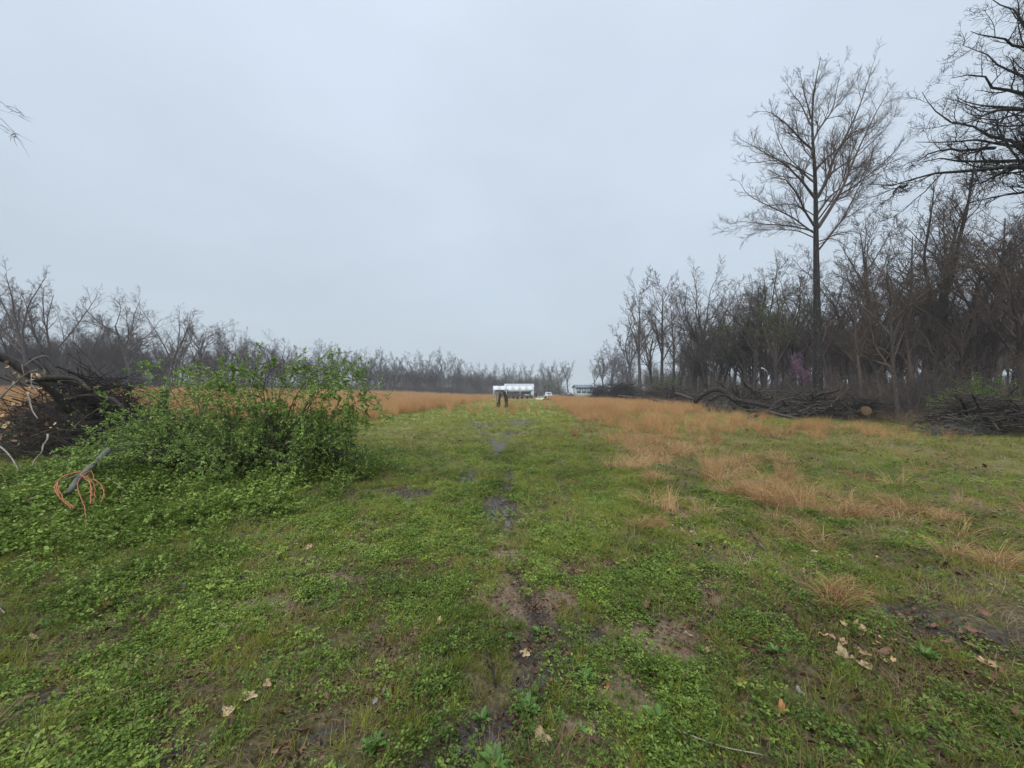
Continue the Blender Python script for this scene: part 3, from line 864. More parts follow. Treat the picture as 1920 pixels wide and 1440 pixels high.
def build_trees():
    Z = (1300, 0, 3.097)
    # the tall tree standing clear of the right hand wood
    D0 = 30
    b = P(1535, 772, D0); base = np.array([b[0], D0, H(b[0], D0)])
    inv = lambda px, py: ((px - Z[0]) * Z[2], (py - Z[1]) * Z[2])
    trunk = [inv(1535, 772), inv(1533, 640), inv(1531, 520), (712, 1425), (712, 1250), (708, 1000), (695, 850), (685, 700), (700, 500), (740, 330)]
    limbs = [([(705, 1150), (640, 1060), (540, 950), (440, 890), (330, 830), (230, 770)], -2, .9),
             ([(705, 1060), (600, 980), (500, 930), (400, 940), (300, 960), (230, 905)], 3, .7),
             ([(700, 1310), (650, 1230), (600, 1120), (540, 1040), (450, 1030), (360, 1070)], -3, .8),
             ([(725, 1320), (790, 1220), (860, 1100), (930, 920), (990, 780), (1060, 640), (1150, 480), (1190, 420)], 2, 1.25),
             ([(720, 1150), (760, 1080), (790, 960), (850, 830), (930, 680), (990, 520), (1050, 300)], -2, 1.1),
             ([(715, 1250), (770, 1160), (850, 1090), (960, 1030), (1060, 960), (1200, 860)], 4, .8),
             ([(690, 830), (740, 740), (820, 650), (850, 500), (890, 340)], 2, .8),
             ([(690, 870), (620, 800), (550, 720), (450, 640), (340, 640)], -2.5, .75),
             ([(685, 730), (640, 620), (560, 500), (500, 430)], 2, .6),
             ([(682, 690), (640, 550), (620, 450), (610, 370)], -2, .55),
             ([(690, 600), (720, 480), (770, 380), (785, 320)], 1.5, .5),
             ([(690, 1340), (560, 1310), (430, 1310), (300, 1290), (220, 1300), (190, 1370)], -3, .55),
             ([(700, 1380), (620, 1340), (420, 1330), (320, 1370), (270, 1440)], 3, .45),
             ([(730, 1400), (830, 1360), (960, 1340), (1050, 1350)], -2, .5),
             ([(720, 1150), (800, 1000), (960, 900), (1120, 740), (1210, 610)], 4, .8),
             ([(702, 990), (800, 900), (900, 800), (1040, 740), (1150, 660)], -4, .7),
             ([(730, 1420), (800, 1380), (880, 1420), (930, 1500)], -1, .35),
             ([(715, 1180), (760, 1160), (850, 1180), (900, 1240), (930, 1290)], 2, .35),
             ([(700, 1250), (600, 1180), (450, 1190), (320, 1240)], 1, .4)]
    spec_tree('tall_bare_tree', 'tallest bare tree with one straight trunk standing in front of the right wood', base, trunk, limbs, .33, .115, D0,
              ('bark_dark', 'twig'), Z, n2=14, n3=11, n4=7, extra=8, twr=.0066, lr2=.36, trim=1, up=.09, ang=(22, 46))
    # spreading oak whose trunk is outside the frame on the right
    D0 = 12.5
    b = P(2190, 820, D0); base = np.array([b[0], D0, H(b[0], D0)])
    trunk = [inv(2190, 840), inv(2185, 600), inv(2170, 350), inv(2150, 150), inv(2160, -150), inv(2170, -420)]
    st = [inv(2170, 360), inv(2080, 330), inv(2000, 320)]
    limbs = [([inv(2175, 420), inv(2060, 330), (2100, 1000), (1920, 975), (1800, 960), (1700, 1000), (1560, 1020), (1400, 1035), (1200, 1080), (1090, 1110), (1010, 1110)], -1.0, 1.0),
             ([inv(2172, 380), inv(2050, 310), (2000, 960), (1840, 850), (1720, 820), (1560, 815), (1400, 830), (1260, 830)], 1.2, 1.0),
             ([inv(2172, 390), inv(2060, 320), (1920, 935), (1700, 935), (1450, 935), (1350, 945)], .5, 1.2),
             ([inv(2160, 250), inv(2050, 215), (1920, 640), (1800, 630), (1700, 680), (1600, 730), (1480, 740)], -1.2, 1.0),
             ([inv(2158, 230), inv(2050, 200), (1920, 640), (1760, 600), (1650, 600), (1560, 550)], 1.6, 1.0),
             ([inv(2155, 200), inv(2040, 180), (1920, 545), (1800, 520), (1700, 440), (1600, 400), (1500, 440)], 0.4, 1.1),
             ([inv(2170, 360), inv(2020, 290), (1880, 850), (1740, 790), (1600, 740), (1480, 700), (1390, 620), (1330, 520)], 2.0, .8),
             ([inv(2150, 120), inv(2040, 110), (1920, 300), (1820, 240), (1700, 210), (1600, 200)], -1.0, .8),
             ([inv(2152, 150), inv(2030, 160), (1920, 490), (1850, 400), (1750, 350), (1650, 290), (1580, 250)], 1.5, .8),
             ([inv(2150, 110), inv(2020, 90), (1920, 180), (1870, 80), (1800, 10), (1720, -10)], .6, 1.0),
             ([(2010, 980), (1840, 955), (1720, 1030), (1620, 1090), (1580, 1060)], -1.4, .45),
             ([(1750, 860), (1600, 870), (1450, 880), (1300, 960), (1200, 1000), (1140, 1020)], 0.8, .4),
             ([inv(2150, 60), inv(2040, 0), (1960, -150), (1850, -260), (1700, -300)], 1.2, 1.0),
             ([(1240, 1075), (1160, 1110), (1130, 1170), (1040, 1225)], -1.0, .3),
             ([inv(2160, 100), inv(2250, 0), inv(2330, -100), inv(2400, -200)], 1.2, 1.2),
             ([inv(2165, 250), inv(2280, 200), inv(2400, 150), inv(2500, 140)], -1.2, 1.2),
             ([inv(2150, 50), inv(2120, -100), inv(2050, -250), inv(2000, -350)], 3, 1.0)]
    spec_tree('spreading_oak_tree', 'large dark oak reaching crooked bare limbs in from the upper right edge', base, trunk, limbs, .42, .135, D0,
              ('bark_dark', 'bark_dark'), Z, n2=14, n3=9, n4=6, lk=1.0, wig=1.7, up=.13, wander=.17, twr=.0050, lr2=.27, ang=(30, 65))
    # branch tips at the upper left edge
    D0 = 6.0
    ZL = (0, 160, 9.6)
    b = P(-330, 900, D0); base = np.array([b[0], D0, H(b[0], D0)])
    invl = lambda px, py: ((px) * 9.6, (py - 160) * 9.6)
    trunk = [invl(-330, 900), invl(-320, 500), invl(-330, 200), invl(-310, -100), invl(-320, -400)]
    limbs = [([invl(-325, 330), invl(-200, 200), invl(-80, 160), (0, 220), (230, 450), (400, 560), (540, 610), (700, 610)], -.4, .45),
             ([invl(-322, 350), invl(-180, 210), invl(-60, 190), (0, 465), (120, 500), (270, 550), (380, 600), (500, 625)], .4, .4),
             ([invl(-322, 380), invl(-160, 240), invl(-50, 215), (0, 650), (130, 770), (300, 850), (440, 920), (560, 1020), (640, 1020)], 0, .45),
             ([invl(-322, 390), invl(-160, 250), invl(-60, 200), (10, 560), (130, 770), (240, 870), (300, 1010), (400, 1170), (520, 1340)], -.2, .45),
             ([invl(-330, 100), invl(-420, 0), invl(-520, -80)], 1, .8), ([invl(-330, 180), invl(-440, 120), invl(-560, 80)], -1, .8),
             ([invl(-318, -50), invl(-240, -180), invl(-200, -320)], .5, .6)]
    spec_tree('overhanging_tree', 'bare drooping twigs of a tree reaching in at the upper left edge', base, trunk, limbs, .16, .032, D0,
              ('bark', 'twig'), ZL, n2=6, n3=3, n4=2, up=.02, wander=.12, twr=.0032, lr2=.16)

    # shared tree kinds
    for i in range(4):
        tree_mesh('oak%d' % i, 'oak', 1.2, twr=.010, bark='bark', twig='twig')
        tree_mesh('up%d' % i, 'up', 1.0, bark='bark', twig='twig')
        tree_mesh('fork%d' % i, 'fork', 1.0, bark='bark', twig='twig')
    for i in range(2):
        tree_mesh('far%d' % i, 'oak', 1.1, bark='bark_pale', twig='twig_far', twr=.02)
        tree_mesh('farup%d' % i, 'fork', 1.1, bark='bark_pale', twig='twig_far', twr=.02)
    tree_mesh('bud0', 'fork', .9, buds=14, bark='bark', twig='twig')
    tree_mesh('bud1', 'oak', .9, buds=14, bark='bark', twig='twig')
    tree_mesh('redbud', 'fork', .8, buds=4.0, budmat='redbud', Ht=8, twr=.008)

    R = 'bare trees along the edge of the right hand wood'
    right = [('up0', 1198, 515, 62, 'slender pale bare tree at the far left end of the right wood'),
             ('oak0', 1292, 498, 57, 'round crowned bare tree with a trunk leaning left over the brush windrow'),
             ('up1', 1238, 518, 66, None), ('up2', 1262, 555, 70, None), ('fork1', 1330, 545, 55, None), ('oak1', 1368, 548, 50, None),
             ('up3', 1408, 556, 52, None), ('oak2', 1432, 505, 47, 'wide crooked bare tree just left of the tallest tree'),
             ('oak3', 1482, 492, 44, 'bare oak with twisted top directly left of the tall straight trunk'),
             ('up0', 1556, 505, 33, 'thin dark tree standing just right of the tall straight trunk'),
             ('oak1', 1592, 480, 42, None), ('up2', 1628, 415, 38, None),
             ('fork0', 1738, 360, 33, 'tall broad bare tree below the tip of the oak limb'),
             ('oak0', 1792, 405, 30, 'bare tree with spreading twisted limbs near the right edge'),
             ('up3', 1835, 392, 34, None), ('oak3', 1880, 392, 27, 'bare tree with a trunk forking high beside the right edge'),
             ('oak2', 1935, 400, 25, None), ('fork2', 1650, 470, 44, None), ('up1', 1700, 430, 48, None),
             ('oak2', 1225, 600, 74, None), ('fork3', 1300, 600, 62, None), ('oak0', 1350, 590, 58, None), ('oak1', 1520, 520, 50, None),
             ('oak3', 1720, 470, 40, None), ('fork1', 1860, 470, 38, None), ('oak1', 1990, 420, 28, None), ('up2', 2050, 330, 22, None)]
    for k, px, ty, D, lb in right:
        tree_px(k, px, ty, D, lb or right_label(px)[0], right_label(px)[1] if lb is None else None)
    tree_px('oak2', 1675, 470, 21, 'small leaning tree with a dark crooked trunk in front of the right wood', lean=(0.0, .07), rz=1.0, wide=.75)
    tree_px('bud0', 1452, 525, 38, 'bare tree hazed with pale green spring buds left of the tallest tree')
    tree_px('bud1', 1400, 590, 49, 'lower tree with yellow green buds at the middle of the right wood')
    tree_px('redbud', 1500, 662, 31.5, 'small redbud tree with pink blossom beside the tall straight trunk', name='redbud_tree')
    tree_px('redbud', 1556, 690, 36, 'faint pink redbud half hidden right of the tall straight trunk', name='redbud_tree')
    F_ = 'bare trees far off at the end of the right wood'
    for k, px, ty, D in (('far0', 1130, 648, 135), ('farup0', 1150, 640, 130), ('far1', 1168, 645, 125), ('farup1', 1186, 598, 92), ('far0', 1145, 662, 150), ('far1', 1180, 650, 110), ('farup0', 1115, 675, 170)):
        tree_px(k, px, ty, D, 'distant bare tree right of the white house at the lane end', F_)
    Lg = 'bare trees in the wood along the left field'
    left = [('fork0', 60, 493, 60, 'tallest many stemmed bare tree near the left edge'),
            ('up3', 12, 520, 62, 'upright bare tree cut by the left edge of the view'),
            ('fork2', 108, 520, 63, 'bare tree leaning right beside the tallest tree at the left'),
            ('up0', 160, 575, 72, None), ('oak1', 195, 578, 75, None),
            ('oak0', 254, 533, 70, 'tall round crowned bare tree standing alone above the left wood'),
            ('fork1', 312, 563, 71, 'bare tree with a long limb leaning right above the green shrub'),
            ('fork3', 345, 598, 84, None), ('oak2', 384, 588, 90, 'forked bare tree rising over the middle of the green shrub'),
            ('oak3', 432, 603, 98, None), ('oak0', 462, 608, 100, None),
            ('oak1', 538, 617, 110, 'bushy bare tree above the shrub with smaller round tree to its right'),
            ('up1', 594, 630, 120, 'small round topped bare tree above the right half of the shrub'),
            ('up2', 35, 560, 75, None), ('oak3', 130, 590, 80, None), ('oak2', 225, 600, 82, None), ('oak0', 290, 610, 86, None), ('up3', 415, 612, 104, None), ('oak2', 500, 628, 112, None), ('oak1', 565, 638, 122, None), ('oak3', -40, 520, 62, None), ('fork1', -110, 500, 58, None), ('up2', -200, 510, 52, None), ('oak1', -330, 480, 46, None), ('fork3', -480, 450, 42, None)]
    for k, px, ty, D, lb in left:
        tree_px(k, px, ty, D, lb or left_label(px)[0], left_label(px)[1] if lb is None else None)
    Bg = 'bare trees in the far tree line beyond the lane'
    for i, (px, ty, D) in enumerate([(625, 650, 128), (645, 655, 135), (668, 664, 142), (690, 662, 148), (715, 660, 150), (740, 667, 155), (772, 662, 160), (800, 668, 165),
                                     (830, 660, 160), (852, 668, 172), (878, 684, 190), (900, 688, 200), (925, 689, 205), (948, 689, 205), (972, 685, 205),
                                     (992, 691, 215), (1018, 684, 200), (1034, 687, 205), (1048, 683, 198), (1066, 684, 200)]):
        tree_px(('far0', 'farup0', 'far1', 'farup1')[i % 4], px, ty, D, far_label(px), Bg + ' ' + far_label(px).split('line ')[1])

def build_woods():
    "the depth of the woods: uncountable trunks, crowns and undergrowth behind the edge trees"
    pr = []
    for k in ('oak0', 'up1', 'fork2', 'oak3'):
        G = bpy.data.meshes.new('wood_tree')
        tm, cm = TREES[k][0], TREES[k][1]
        import bmesh
        bm = bmesh.new(); bm.from_mesh(tm)
        bm.from_mesh(cm); bm.to_mesh(G); bm.free()
        G.materials.append(M['twig'])
        pr.append(proto('wood_tree', G))
    def spots(N, fx, fy, top, hs):
        x, y = fx(N), fy(N)
        return x, y
    def build(name, x, y, hh, label, protos=pr, top=19.0):
        z = height(x, y); N = len(x)
        rot = np.column_stack([RNG.normal(0, .03, N), RNG.normal(0, .03, N), RNG.uniform(0, 6.28, N)])
        scatter(name, np.column_stack([x, y, z]), rot, hh / top, RNG.integers(0, len(protos), N), protos, label)
    N = 200
    y = RNG.uniform(6, 80, N); x = 27 + 45 * RNG.uniform(0, 1, N) ** 1.0 + np.clip(y - 60, 0, 20) * .3
    # nothing may rise above the tops of the edge trees
    d = y; hgt = RNG.uniform(8, 12.5, N) + np.clip((y - 25) * .11, 0, 4)
    build('right_wood', x, y, hgt, 'dense bare wood filling in behind the edge trees on the right')
    N = 90
    y = RNG.uniform(85, 190, N); x = 30 + (y - 85) * .14 + RNG.uniform(0, 45, N)
    build('far_right_wood', x, y, RNG.uniform(8, 12.5, N), 'far bare wood beyond the end of the right hand wood')
    # left and far woods follow the field edge
    N = 480
    x = RNG.uniform(-150, 28, N); off = RNG.uniform(5, 60, N)
    y = line_y(x) + off
    keep = (np.abs(x) < 2.6 * y)
    x, y = x[keep], y[keep]
    hgt = RNG.uniform(10, 14.5, len(x)) + .03 * np.clip(y - 60, 0, 100) * 0
    build('left_wood', x, y, hgt, 'dense bare wood behind the left field and across the far end')
    # undergrowth of saplings and brush
    pu = []
    for k in range(5):
        G = Geo(); ns = 9
        S = np.column_stack([RNG.normal(0, 1.1, ns), RNG.normal(0, 1.1, ns), np.full(ns, -.1)])
        Dr = np.column_stack([RNG.normal(0, .16, ns), RNG.normal(0, .16, ns), np.ones(ns)])
        P0, R0 = grow(S, Dr, RNG.uniform(2.2, 5.2, ns), RNG.uniform(.015, .035, ns), 7, .09, .05, .2)
        V, Q = tubes(P0, R0, 4); G.add(V, [Q])
        P1, R1 = spawn(P0, R0, 9, .1, 1, (30, 65), .35, .5, 5, .16, .06, .3, .007)
        V, Q = tubes(P1, R1, 3); G.add(V, [Q])
        P2, R2 = spawn(P1, R1, 6, .1, 1, (30, 60), .45, .6, 3, .2, .05, .4, .006)
        V, Q = tubes(P2, R2, 3); G.add(V, [Q])
        P3, R3 = spawn(P2, R2, 3, .1, 1, (30, 60), .5, .7, 3, .2, .05, .5, .006, lmin=.15)
        V, Q = tubes(P3, R3, 3); G.add(V, [Q])
        pu.append(proto('undergrowth', G.mesh('undergrowth', [M['undergrowth'] if k < 3 else M['twig_far']])))
    N = 900
    y = RNG.uniform(4, 85, N); x = 25.5 + 65 * RNG.uniform(0, 1, N) ** 1.5 + np.clip(y - 60, 0, 20) * .3
    build('right_undergrowth', x, y, RNG.uniform(.4, .95, N), 'brown undergrowth of saplings on the floor of the right wood', pu, 1.0)
    N = 1200
    x = RNG.uniform(-150, 30, N); y = line_y(x) + 35 * RNG.uniform(0, 1, N) ** 1.5 - 1
    keep = (np.abs(x) < 2.6 * y)
    build('left_undergrowth', x[keep], y[keep], RNG.uniform(.6, 1.5, keep.sum()), 'grey brown undergrowth along the foot of the left and far woods', pu, 1.0)
    N = 160
    y = RNG.uniform(80, 190, N); x = 26 + (y - 85) * .12 + RNG.uniform(0, 30, N)
    build('far_right_undergrowth', x, y, RNG.uniform(.6, 1.3, N), 'undergrowth below the far bare trees right of the white house', pu, 1.0)
    # pale dead weeds at the foot of the right wood
    pw = []
    for k in range(4):
        G = Geo(); blades(G, 40, .3, (.4, 1.3), .003, .35, .4, 4)
        pw.append(proto('dead_weeds', G.mesh('dead_weeds', [M['straw']])))
    N = 700
    y = RNG.uniform(9, 60, N); x = 18.8 + 5 * RNG.uniform(0, 1, N)
    build('dead_weeds', x, y, RNG.uniform(.5, 1.1, N), 'pale brown dead weeds at the foot of the right wood', pw, 1.0)

# ------------------------------------------------------------------ brush piles and logs
def brush(name, label, cx, cy, sx, sy, h, n, L, r, mat, ax=0.0, kind='stuff', fine=3, cat=None, steep=.25):
    "a heap of crossed branches; sx, sy half-widths; ax main direction of the pieces"
    u = RNG.normal(0, .42, n); v = RNG.normal(0, .42, n)
    u = np.clip(u, -1, 1); v = np.clip(v, -1, 1)
    mound = np.exp(-(u ** 2 + v ** 2) * 1.2)
    S = np.column_stack([cx + u * sx, cy + v * sy, np.zeros(n)])
    S[:, 2] = height(S[:, 0], S[:, 1]) + RNG.uniform(0, 1, n) ** .7 * h * mound
    a = RNG.normal(ax, 1.0, n)
    Dr = np.column_stack([np.cos(a), np.sin(a), RNG.normal(.05, steep, n)])
    Ln = RNG.uniform(L[0], L[1], n)
    S = S - Dr * Ln[:, None] * .5
    Rr = np.exp(RNG.uniform(np.log(r[0]), np.log(r[1]), n))
    P0, R0 = grow(S, Dr, Ln, Rr, 7, .13, -.02, .35)
    G = Geo(); V, Q = tubes(P0, R0, 5); G.add(V, [Q])
    P1, R1 = spawn(P0, R0, fine + 1, .1, 1, (25, 60), .5, .5, 5, .2, .03, .35, r[0] * .5)
    V, Q = tubes(P1, R1, 3); G.add(V, [Q])
    P2, R2 = spawn(P1, R1, fine, .1, 1, (25, 60), .5, .6, 3, .2, .0, .5, r[0] * .35)
    V, Q = tubes(P2, R2, 3); G.add(V, [Q])
    V = np.concatenate(G.V)
    gz = base_h(V[:, 0], V[:, 1])
    low = V[:, 2] < gz + .01
    V[low, 2] = gz[low] + .01
    me = mesh_np(name, V, [np.concatenate(x) for x in G.F.values()], None, [M[mat]])
    o = link(name, me); props(o, label, kind=kind)
    return o

def log(name, label, pts, r, mat, cat='log', te=.6, group=None, sides=9, cut=None, rough=.06):
    "log along world points with closed ends"
    q = np.array(pts, float); K = 12
    seg = np.linalg.norm(np.diff(q, axis=0), axis=1); s = np.concatenate([[0], np.cumsum(seg)])
    t = np.linspace(0, s[-1], K)
    q = np.column_stack([np.interp(t, s, q[:, k]) for k in range(3)])
    q[1:-1] = q[1:-1] * .5 + (q[:-2] + q[2:]) * .25
    R_ = np.linspace(1, te, K) * r * (1 + RNG.normal(0, rough, K))
    V, Q = tubes(q[None], R_[None], sides)
    V = V + RNG.normal(0, r * .05, V.shape)
    G = Geo(); G.add(V, [Q, np.array([np.arange(sides)[::-1]]), np.array([np.arange(sides) + (K - 1) * sides])])
    o = link(name, G.mesh(name, [M[mat]], False, q[0]), loc=q[0])
    return props(o, label, cat, group)

def zp(z, D):
    "zoomed polyline of the left pile (origin 0,660, 4.8x) to world points"
    n = len(z)
    if not isinstance(D, (list, tuple)): D = (D, D)
    return [P(a / 4.8, 660 + b / 4.8, D[0] + (D[1] - D[0]) * i / (n - 1)) for i, (a, b) in enumerate(z)]

def lobed_leaf(G, c, size, nrm, az, curl=.35, tint=.5):
    "an oak or sycamore leaf: lobed outline, curled"
    k = 22
    a = np.linspace(0, 2 * PI, k, endpoint=False)
    asp = RNG.uniform(.5, .9)
    rr = size * .5 * (0.80 + .13 * np.cos(5 * a + RNG.uniform(-.5, .5)) + .10 * np.cos(3 * a + RNG.uniform(0, 6)) + .08 * np.cos(2 * a + RNG.uniform(0, 6))) * (1 + RNG.normal(0, .08, k))
    x = np.cos(a) * rr * 1.15; y = np.sin(a) * rr * asp
    z = curl * (y * y) / size * 3.0 + curl * .6 * x * np.sin(x / size * 4)
    n = unit(np.array(nrm, float)); t = unit(np.cross(n, [math.cos(az), math.sin(az), .01])); b = np.cross(n, t)
    V = np.outer(x, t) + np.outer(y, b) + np.outer(z, n)
    V = np.vstack([V, [[0, 0, 0]]]) + c
    i = np.arange(k)
    G.add(V, [np.column_stack([i, (i + 1) % k, np.full(k, k)])], tint)

def dead_leaf_cluster(name, label, centers, size, n, mat, cat='leaves', group=None, spread=.1):
    G = Geo()
    for c in centers:
        for i in range(n):
            lobed_leaf(G, np.array(c) + RNG.normal(0, spread, 3), size * RNG.uniform(.7, 1.2), RNG.normal(0, 1, 3) + [0, -.6, .6], RNG.uniform(0, 6), .5)
    c0 = np.array(centers[0])
    o = link(name, G.mesh(name, [M[mat]], False, c0), loc=c0)
    return props(o, label, cat, group)

def build_brush():
    # ---- left pile
    p = P(50, 800, 9.0)
    brush('brush_heap', 'tangled dark brush heap left of the green shrub', p[0], 10.4, 2.1, 1.1, 2.0, 650, (.6, 2.2), (.006, .026), 'rot', 0.4, fine=3, steep=.6)
    brush('brown_brush', 'brown twiggy brush with dead leaves at the left edge', P(30, 800, 8)[0] - .5, 8.9, 1.2, .7, 1.25, 260, (.5, 1.4), (.004, .014), 'brush', .5, fine=3, steep=.6)
    L1 = zp([(-80, 20), (0, 40), (130, 90), (230, 190), (380, 250), (480, 340), (560, 440), (640, 540)], (8.0, 8.6))
    root = empty('forked_log', L1[0], 'thick black forked log rising out of the left brush heap', 'log')
    def part(nm, pts, r, mat, te=.6):
        o = log(nm, None, pts, r, mat, None, te)
        o.parent = root; o.location = Vector(pts[0]) - Vector(L1[0])
        for k_ in ('label', 'category'):
            if k_ in o: del o[k_]
    part('stem', L1, .085, 'rot', 1.1)
    part('branch', zp([(330, 250), (400, 235), (540, 230), (700, 235), (760, 300), (820, 350)], (8.2, 7.6)), .062, 'rot', .45)
    part('branch', zp([(400, 255), (560, 265), (640, 262), (700, 285), (800, 340)], (8.2, 7.9)), .04, 'rot', .4)
    log('black_log', 'black log lying across the right part of the left brush heap', zp([(600, 440), (720, 400), (850, 390), (1000, 410), (1060, 460), (1120, 510)], (8.6, 7.8)), .055, 'rot', te=.6)
    log('black_log', 'thin dark limb poking right from the brush heap over the tan field', zp([(830, 380), (960, 385), (1115, 402)], (8.0, 7.6)), .018, 'rot', te=.3)
    for z_, D, r, lb in (([(0, 420), (60, 350), (150, 270), (250, 180), (340, 160)], (7.0, 7.2), .018, 'pale forked stick rising at the far left of the brush heap'),
                         ([(220, 130), (270, 80), (330, 50), (400, 28), (440, 40), (440, 90)], (7.2, 7.3), .010, 'thin arched pale twig above the black forked log'),
                         ([(200, 110), (205, 160), (215, 200)], (7.1, 7.1), .010, 'short upright pale twig beside the black log'),
                         ([(285, 190), (280, 290), (340, 370)], (7.1, 7.0), .010, 'hanging pale twig in front of the black forked log'),
                         ([(0, 410), (140, 375), (330, 372)], (7.2, 7.2), .010, 'level pale twig at the left edge of the heap'),
                         ([(250, 370), (290, 530), (340, 600)], (7.0, 6.8), .014, 'grey stick leaning down the face of the brush heap'),
                         ([(430, 740), (432, 790), (380, 840), (385, 905), (310, 960), (290, 1030)], (6.4, 6.0), .013, 'crooked pale stick hanging over the green bramble'),
                         ([(0, 850), (60, 900), (110, 960), (170, 1070)], (6.0, 5.6), .013, 'pale curved stick at the left edge above the bramble'),
                         ([(640, 700), (760, 590), (920, 490)], (7.2, 7.6), .012, 'straight brown stick on the right side of the heap'),
                         ([(250, 780), (460, 690), (740, 715)], (7.0, 7.2), .012, 'long low brown stick along the foot of the heap'),
                         ([(940, 1120), (1060, 1190), (1120, 1240), (1150, 1275)], (5.3, 5.0), .007, 'thin white twig lying right of the orange cord'),
                         ([(500, 1165), (600, 1150), (700, 1105), (800, 1060), (990, 860)], (4.95, 5.7), .008, 'long thin pale stick running through the orange cord')):
        log('stick', lb, zp(z_, D), r, 'pale_wood' if 'brown' not in lb else 'brush', 'stick', te=.5, sides=5)
    log('grey_log', 'grey weathered log poking out of the bramble behind the orange cord', [P(203, 843, 5.9), P(182, 866, 5.55), P(152, 892, 5.1), P(128, 925, 4.9)], .042, 'grey_wood', te=.9)
    # dead oak leaves on the heap
    for cs, mat, lb, s in (([zp([(400, 170)] * 2, 7.1)[0]], 'paleleaf', 'pale curled dead leaf hooked on the black log', .15),
                       ([zp([(110, 160)] * 2, 7.0)[0], zp([(130, 230)] * 2, 7.0)[0], zp([(20, 125)] * 2, 7.0)[0]], 'tanleaf', 'tan dead leaves on twigs at the top left of the heap', .11),
                       ([zp([(210, 325)] * 2, 6.9)[0], zp([(90, 285)] * 2, 6.9)[0]], 'paleleaf', 'pale dead leaves below the black forked log', .12),
                       ([zp([(310, 250)] * 2, 7.0)[0], zp([(340, 215)] * 2, 7.0)[0]], 'tanleaf', 'tan dead leaves hanging against the black log', .11),
                       ([zp([(40, 560)] * 2, 6.7)[0], zp([(50, 650)] * 2, 6.7)[0], zp([(140, 640)] * 2, 6.7)[0]], 'tanleaf', 'cluster of tan dead leaves at the left edge halfway up the heap', .13),
                       ([zp([(400, 575)] * 2, 6.8)[0]], 'orangeleaf', 'orange brown dead leaves in the middle of the heap', .12),
                       ([zp([(130, 775)] * 2, 6.3)[0], zp([(190, 790)] * 2, 6.3)[0]], 'redleaf', 'reddish brown dead leaves at the foot of the heap', .12),
                       ([zp([(150, 490)] * 2, 6.9)[0]], 'tanleaf', 'single tan leaf cluster left of the grey leaning stick', .10),
                       ([zp([(450, 670)] * 2, 6.5)[0]], 'paleleaf', 'small pale dead leaf at the end of the low stick', .08)):
        dead_leaf_cluster('dead_leaves', lb, cs, s * .68, 3 if s < .14 else 2, mat, spread=.07)
    # broken stump behind the shrub
    D = 16.0
    b = P(308, 790, D); b[2] = H(b[0], D); t = P(308, 728, D)
    root2 = empty('broken_stump', b, 'splintered stump with a pale broken top in front of the left tan field', 'stump')
    h = t[2] - b[2]
    G = Geo(); Pp = np.array([[[0, 0, -.1], [.01, 0, h * .4], [-.02, 0, h * .7], [0, 0, h]]]); V, Q = tubes(Pp, np.array([[.2, .16, .14, .12]]), 9)
    V += RNG.normal(0, .012, V.shape); G.add(V, [Q, [list(range(27, 36))]])
    link('trunk', G.mesh('trunk', [M['bark_dark']]), root2)
    G = Geo()
    for i in range(7):
        a = i / 7 * 6.28; x, y = math.cos(a) * .07, math.sin(a) * .07; hh = RNG.uniform(.1, .42)
        G.add([(x - .05, y, h - .05), (x + .05, y, h - .05), (x, y + .05, h - .05), (x * .5 + .02, y * .5, h + hh)], [[(0, 1, 3), (1, 2, 3), (2, 0, 3)]])
    link('splinters', G.mesh('splinters', [M['pale_wood']]), root2)
    # ---- right windrow
    for i, (cx, cy, sx, sy, h, n, L, lb) in enumerate([
            (20.3, 89, 1.2, 6, 3.6, 220, (2, 4.5), 'far end of the dark brush windrow beside the white house'),
            (19.4, 68, 2.0, 10, 3.2, 320, (2, 5), 'far middle stretch of the dark brush windrow'),
            (18.6, 46, 2.2, 9, 2.6, 340, (1.5, 5), 'middle stretch of the dark brush windrow behind the tan grass'),
            (19.2, 33, 2.4, 6, 2.1, 340, (1.2, 4.5), 'brush windrow stretch below the arched limb'),
            (19.6, 25.5, 2.6, 3.4, 1.5, 340, (1, 3.6), 'low brush heap in front of the tallest tree')]):
        brush('brush_windrow', lb, cx, cy, sx, sy, h, n, L, (.018, .085), 'brush' if i > 1 else 'rot', 1.5, fine=3)
    brush('mossy_brush', 'grey green mossy twigs at the foot of the windrow', 17.6, 31, 1.6, 4.5, .9, 130, (1, 2.6), (.012, .03), 'grey_wood', 1.2, fine=3)
    # arched limb and logs
    lg = lambda l_, D: [P(a, b_, D[0] + (D[1] - D[0]) * i / (len(l_) - 1)) for i, (a, b_) in enumerate(l_)]
    log('arched_limb', 'dark arched limb bowing above the brush windrow', lg([(1302, 755), (1318, 738), (1340, 729), (1355, 729), (1368, 743), (1385, 755), (1415, 765)], (30, 28)), .16, 'bark_dark', 'limb', te=1.6)
    log('arched_limb', 'smaller arched limb under the big arched one', lg([(1330, 752), (1345, 741), (1362, 740), (1380, 752)], (29, 28)), .10, 'bark_dark', 'limb', te=.8)
